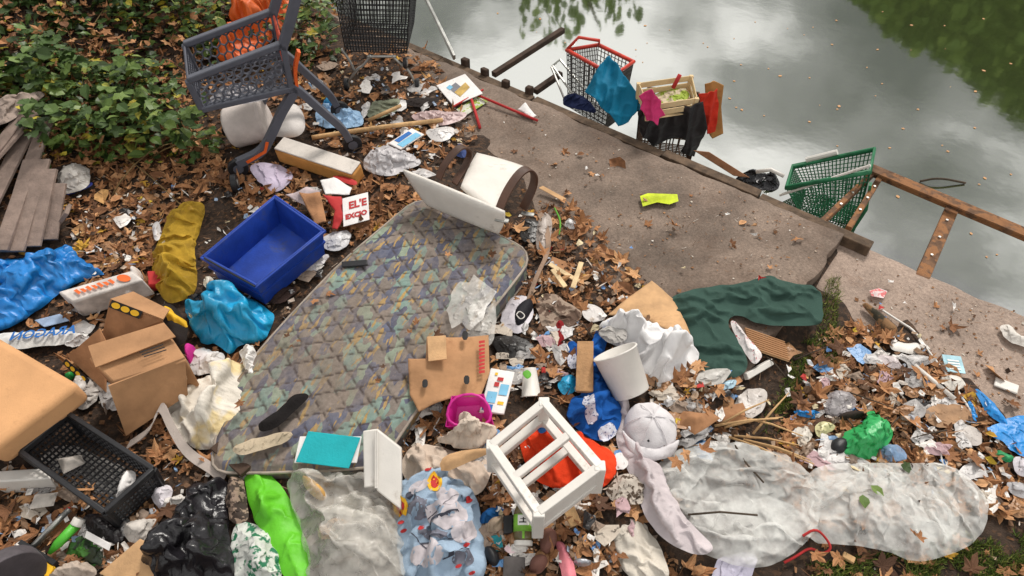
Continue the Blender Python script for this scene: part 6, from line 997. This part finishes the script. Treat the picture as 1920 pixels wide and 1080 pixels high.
bl3 = thing('trolley_wheel', P(455, 345), 'loose black trolley wheel below the orange trimmed leg', 'wheel'); cc = vec(P(440, 345, .06)); MB().tube([cc - [.02, 0, 0], cc + [.02, .01, 0]], .065, 16).build('tyre', blackp, bl3, bevel=.006); MB().tube([cc - [.024, 0, 0], cc + [.024, .012, 0]], .03, 12).build('hub', steel, bl3)

for i in range(16):
    x, y = random.choice([(930, 470), (960, 500), (700, 480), (560, 700), (480, 760), (540, 640), (800, 620), (740, 700), (870, 470), (600, 560)]); x += random.uniform(-40, 20); y += random.uniform(-15, 15)
    o = bpy.data.objects.new('fallen_leaf', lm[random.randrange(24)]); o.location = P(x, y, .185); s = random.uniform(.03, .09); o.scale = (s, s, s); o.rotation_euler = (random.uniform(-.3, .3), random.uniform(-.3, .3), random.uniform(0, 6)); COL.objects.link(o); tag(o, 'small dry leaf lying on the soiled mattress', 'leaf', 'leaves on the mattress')
# leaves do not lie inside the things dropped on them
def covered(q, keepp=.04):
    c = np.zeros(len(q), bool)
    for f in FOOT:
        lo, hi = f.min(0), f.max(0); ii = np.where((q[:, 0] > lo[0]) & (q[:, 0] < hi[0]) & (q[:, 1] > lo[1]) & (q[:, 1] < hi[1]))[0]
        if not len(ii): continue
        g = q[ii]; ins = np.zeros(len(ii), bool); j = len(f) - 1
        for i in range(len(f)):
            a, b_ = f[i], f[j]; ins ^= ((a[1] > g[:, 1]) != (b_[1] > g[:, 1])) & (g[:, 0] < (b_[0] - a[0]) * (g[:, 1] - a[1]) / (b_[1] - a[1] + 1e-12) + a[0]); j = i
        c[ii] |= ins
    return c & (rng.random(len(q)) > keepp)
FOOT.append(np.array([(p[0], p[1]) for p in out]))
areas = [([(60, 230), (330, 230), (460, 330), (330, 420), (290, 560), (180, 560), (120, 400)], 900), ([(380, 300), (520, 300), (690, 420), (470, 420)], 250), ([(560, 100), (800, 90), (900, 260), (830, 330), (560, 260)], 500),
         ([(690, 300), (790, 300), (800, 400), (620, 480), (600, 430)], 240), ([(930, 430), (1060, 360), (1160, 480), (1240, 560), (1130, 760), (1000, 760), (900, 640)], 560), ([(1530, 640), (1600, 600), (1720, 650), (1960, 860), (1960, 985), (1850, 960), (1500, 1000), (1440, 850), (1480, 780)], 1400),
         ([(880, 800), (1200, 800), (1330, 1090), (860, 1090)], 560), ([(-60, 880), (180, 900), (360, 980), (300, 1100), (-60, 1100)], 450), ([(740, 700), (960, 700), (900, 840), (740, 880)], 200), ([(1220, 640), (1380, 720), (1370, 860), (1220, 840)], 240), ([(240, 640), (560, 620), (520, 900), (240, 900)], 250), ([(-150, -60), (620, -60), (560, 260), (0, 400), (-150, 300)], 1500),
         ([(-150, 380), (100, 500), (300, 640), (140, 760), (-150, 700)], 200), ([(1500, 1020), (1900, 1010), (1990, 1100), (1460, 1100)], 40), ([(900, 200), (1500, 450), (1450, 560), (1000, 330)], 14), ([(1600, 480), (1920, 600), (1920, 800), (1600, 560)], 10)]
pos = []; big = []
for poly, n in areas:
    sp = sample(poly, n); h = np.clip(np.abs(rng.normal(.010, .016, n)), .006, .06); q = Pn(sp); q[:, 2] += h; pos.append(q); big += [(s, hh) for s, hh in zip(sp, h)]
pos = np.vstack(pos); kp_ = ~covered(pos, .0); pos = pos[kp_]; big = [b_ for b_, k_ in zip(big, kp_) if k_]; nL = len(pos)
px_y = np.array([b_[0][1] for b_ in big]); px_x = np.array([b_[0][0] for b_ in big])
siz = rng.uniform(.06, .17, nL); siz[rng.random(nL) < .4] *= .5
tint = np.clip(rng.beta(2.2, 2.2, nL), 0, .93); tint[rng.random(nL) < .03] = 1.0
inv = (px_x > 0) & (px_x < 1920) & (px_y < 1080) & (px_y > 0); app = siz / np.linalg.norm(pos - np.array([0, 0, CH]), axis=1) * inv
order = np.argsort(-app); top = order[:300]; rest = order[300:]
mass('fallen_leaves', PM, pos[rest], siz[rest], .38, tint[rest], dryleaf); o = bpy.data.objects['fallen_leaves']; tag(o, 'brown fallen plane leaves littering the ground', 'leaves', kind='stuff')
tone = ['dark brown', 'mid brown', 'tan', 'pale orange']
Rr = rots(300, .33)
for k, i in enumerate(top):
    j = random.randrange(24); o = bpy.data.objects.new('fallen_leaf', lm[j]); s = siz[i]; o.matrix_world = Matrix.Translation(Vector(pos[i]) + Vector((0, 0, .012))) @ (Matrix(Rr[k].tolist()).to_4x4() @ Matrix.Scale(s, 4)); COL.objects.link(o)
    tag(o, 'large curled %s fallen plane leaf lying in the litter' % tone[min(3, j * 4 // 24)], 'leaf', 'large fallen plane leaves, ' + tone[min(3, j * 4 // 24)])
# crumbs of leaf, twig and paper between the leaves
chipm = Mtint('crumb', [(0, (40, 30, 24)), (1, (226, 220, 212)), (.4, (112, 78, 52)), (.8, (158, 118, 84)), (.93, (196, 186, 172))], rough=.9)
cp = []
for poly, n in areas: cp += sample(poly, int(n * 2.2))
cp += sample([(560, 100), (830, 160), (960, 330), (1120, 480), (1500, 640), (1480, 860), (1200, 1080), (0, 1080), (0, 560), (300, 300)], 4200)
q = Pn(cp); q = q[~covered(q, 0)]; q[:, 2] += rng.uniform(.004, .02, len(q)); crumb = [(np.array([(-.5, -.18, 0), (.5, -.12, .06), (.42, .2, 0), (-.4, .22, .1)]), [(0, 1, 2, 3)]), (np.array([(-.5, -.3, 0), (.3, -.4, .1), (.5, .3, 0), (-.2, .45, .06)]), [(0, 1, 2, 3)]), (np.array([(-.9, -.06, 0), (.9, -.04, .1), (.9, .05, .1), (-.9, .06, 0)]), [(0, 1, 2, 3)])]
tag(mass('litter_crumbs', crumb, q, rng.uniform(.008, .034, len(q)), .4, np.clip(rng.beta(1.4, 1.6, len(q)) * 1.0, 0, 1), chipm), 'crumbs of leaf, twig and paper between the leaves', 'litter', kind='stuff')
shm = Mtint('shred', [(0, (58, 44, 36)), (1, (228, 224, 218)), (.35, (120, 90, 66)), (.6, (176, 150, 126)), (.75, (206, 198, 190)), (.85, (126, 156, 190)), (.88, (214, 208, 202))], rough=.8)
shr = [(np.array([(-.5, -.2, .1), (0, -.25, -.04), (.5, -.1, .16), (.45, .2, .05), (.05, .2, .14), (-.4, .25, 0)]), [(0, 1, 4), (0, 4, 5), (1, 2, 3), (1, 3, 4)]), (np.array([(-.8, -.07, .1), (-.2, -.12, 0), (.4, .02, .12), (.8, .1, 0), (.4, .14, .1), (-.3, .04, .05)]), [(0, 1, 5), (1, 2, 4), (1, 4, 5), (2, 3, 4)]), (np.array([(-.3, -.4, 0), (.1, -.5, .2), (.4, -.1, 0), (.25, .4, .18), (-.2, .5, .02), (-.45, .1, .16)]), [(0, 1, 5), (1, 2, 5), (2, 3, 5), (3, 4, 5)])]
sh_p = []
for poly, n in [([(930, 440), (1060, 470), (1250, 580), (1130, 760), (930, 720)], 420), ([(870, 800), (1200, 830), (1250, 1075), (900, 1075)], 420), ([(1210, 680), (1390, 730), (1380, 860), (1230, 850)], 320), ([(1510, 680), (1700, 620), (1930, 850), (1920, 990), (1470, 870)], 600), ([(560, 110), (820, 150), (900, 280), (780, 340), (560, 280)], 380), ([(0, 880), (420, 880), (330, 1075), (0, 1075)], 320), ([(120, 380), (460, 320), (640, 420), (540, 600), (180, 620)], 420), ([(740, 720), (900, 760), (830, 850), (740, 850)], 100)]: sh_p += sample(poly, n)
q = Pn(sh_p); q = q[~covered(q, 0)]; q[:, 2] += rng.uniform(.015, .05, len(q)); tag(mass('litter_shreds', shr, q, rng.uniform(.015, .055, len(q)), .55, rng.uniform(0, 1, len(q)), shm), 'shreds of paper, film and card trodden between the dumped things', 'litter', kind='stuff')
gc = sample([(850, 200), (1000, 200), (1560, 440), (1450, 560), (1130, 480)], 420) + sample([(1590, 480), (1920, 590), (1920, 800), (1640, 580)], 260)
q = Pn(gc); q[:, 2] += .006; tag(mass('grit_on_concrete', crumb, q, rng.uniform(.006, .02, len(q)), .15, rng.uniform(.2, 1, len(q)), chipm), 'grit and crumbs strewn over the bare concrete', 'grit', kind='stuff')
# ================================================================== thicket of bramble and ivy on the slope
th = thing('bramble_thicket', P(260, 200), 'dense bramble and ivy thicket on the slope behind the dumped boards', 'shrub')
vp = [(-160, -70), (650, -70), (625, 60), (640, 110), (580, 130), (350, 130), (335, 215), (430, 290), (350, 325), (250, 320), (190, 320), (90, 335), (60, 250), (-160, 420)]
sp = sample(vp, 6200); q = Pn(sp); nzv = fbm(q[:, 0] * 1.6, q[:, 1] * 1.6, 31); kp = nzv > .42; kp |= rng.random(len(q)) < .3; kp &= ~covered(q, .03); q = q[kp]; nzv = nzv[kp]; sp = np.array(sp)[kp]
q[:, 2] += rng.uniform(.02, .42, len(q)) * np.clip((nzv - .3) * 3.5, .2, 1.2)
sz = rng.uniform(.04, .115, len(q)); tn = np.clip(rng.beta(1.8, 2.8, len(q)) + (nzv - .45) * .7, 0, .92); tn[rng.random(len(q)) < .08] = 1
app = sz / np.linalg.norm(q - np.array([0, 0, CH]), axis=1) * (sp[:, 0] > 0) * (sp[:, 1] > 0) * (1 + 1.5 * (q[:, 2] - Pn(sp)[:, 2])); od = np.argsort(-app)
lo = mass('leaf_mass', IV, q[od[300:]], sz[od[300:]], .55, tn[od[300:]], vine, th); lo['kind'] = 'stuff'
Rr = rots(300, .5); inv_t = Matrix.Translation(-Vector(th.location))
for k, i in enumerate(od[:300]):
    o = bpy.data.objects.new('leaf', random.choice(vm)); o.parent = th; o.matrix_parent_inverse = inv_t; o.matrix_basis = Matrix.Translation(Vector(q[i]) + Vector((0, 0, .02))) @ (Matrix(Rr[k].tolist()).to_4x4() @ Matrix.Scale(sz[i] * 1.1, 4)); COL.objects.link(o)
stemm = M('stem', (118, 96, 58), rough=.8, var=.4, dirt=.3)
for k in range(34):
    x, y = sample(vp, 1)[0]; A = P(x, y); an = random.uniform(0, 6.28); l = random.uniform(.35, 1.0); B = A + Vector((math.cos(an) * l, math.sin(an) * l, 0)); B.z = max(ground(B.x, B.y), .0) + .02; C = (A + B) / 2 + Vector((0, 0, .22 + random.uniform(-.1, .12)))
    pts = [A * (1 - s) ** 2 + C * 2 * s * (1 - s) + B * s * s for s in np.linspace(0, 1, 7)]; MB().tube(pts, random.uniform(.003, .006), 5).build('stem', stemm, th, smooth=True)
# dead leaves caught on the thicket
dq = sample(vp, 1150); q = Pn(dq); q = q[~covered(q, .0)]; q[:, 2] += rng.uniform(.06, .22, len(q)); do = mass('caught_dead_leaves', PM, q, rng.uniform(.05, .13, len(q)), .6, np.clip(rng.beta(2, 2, len(q)), 0, .9), dryleaf, th); do['kind'] = 'stuff'
# ================================================================== grass
grassm = Mtint('grass', [(0, (62, 80, 32)), (1, (160, 160, 84)), (.5, (98, 122, 50))], rough=.7)
blade = [(np.array([(-.06, 0, 0), (.06, 0, 0), (.03, .12, .6), (0, .4, 1.0), (-.03, .12, .6)]), [(0, 1, 2, 4), (4, 2, 3, 3)])]
blade = [(np.array([(-.05, 0, 0), (.05, 0, 0), (.05, .10, .55), (-.05, .10, .55)]) , [(0, 1, 2, 3)]), (np.array([(-.04, 0, 0), (.04, 0, 0), (.012, .32, .9), (-.012, .32, .9)]), [(0, 1, 2, 3)])]
gs = []
for poly, n in [([(1552, 520), (1578, 520), (1570, 600), (1590, 660), (1575, 700), (1500, 670), (1530, 600)], 1300), ([(1500, 640), (1530, 640), (1480, 770), (1450, 780)], 900), ([(1500, 1060), (1640, 1040), (1840, 990), (1960, 1010), (1990, 1110), (1480, 1110)], 7500), ([(1420, 800), (1470, 700), (1490, 760), (1440, 840)], 140), ([(620, 780), (660, 780), (660, 800), (620, 800)], 0)]:
    if n: gs += sample(poly, n)
q = Pn(gs); clump = fbm(q[:, 0] * 7, q[:, 1] * 7, 77); kp = (clump > .36) & ~covered(q, 0); q = q[kp]
tag(mass('grass', blade, q, rng.uniform(.022, .058, len(q)), .7, rng.uniform(0, 1, len(q)), grassm), 'short grass growing by the concrete and in the litter', 'grass', kind='stuff')
# specks and leaves adrift on the water
fl = sample([(860, 20), (1900, 20), (1900, 520), (1600, 330), (1250, 160), (1000, 60)], 60)
sm_ = []
for i in range(6):
    v, f = PL[i] if i < 3 else oval_leaf(i); me = bpy.data.meshes.new('floating_leaf'); me.from_pydata((v * np.array([1, 1, .1])).tolist(), [], f); me.materials.append(dryleaf); at = me.attributes.new('tint', 'FLOAT', 'POINT'); at.data.foreach_set('value', np.full(len(v), (.85, .88, .9, .9, .9, .9)[i], np.float32)); sm_.append(me)
for x, y in fl:
    w = PZ(x, y, WZ + .004); o = bpy.data.objects.new('floating_leaf', random.choice(sm_)); s = random.uniform(.015, .045); o.location = w; o.scale = (s, s, s); o.rotation_euler = (0, 0, random.uniform(0, 6.28)); COL.objects.link(o); tag(o, 'small pale leaf adrift on the still water', 'leaf', 'leaves adrift on the water')
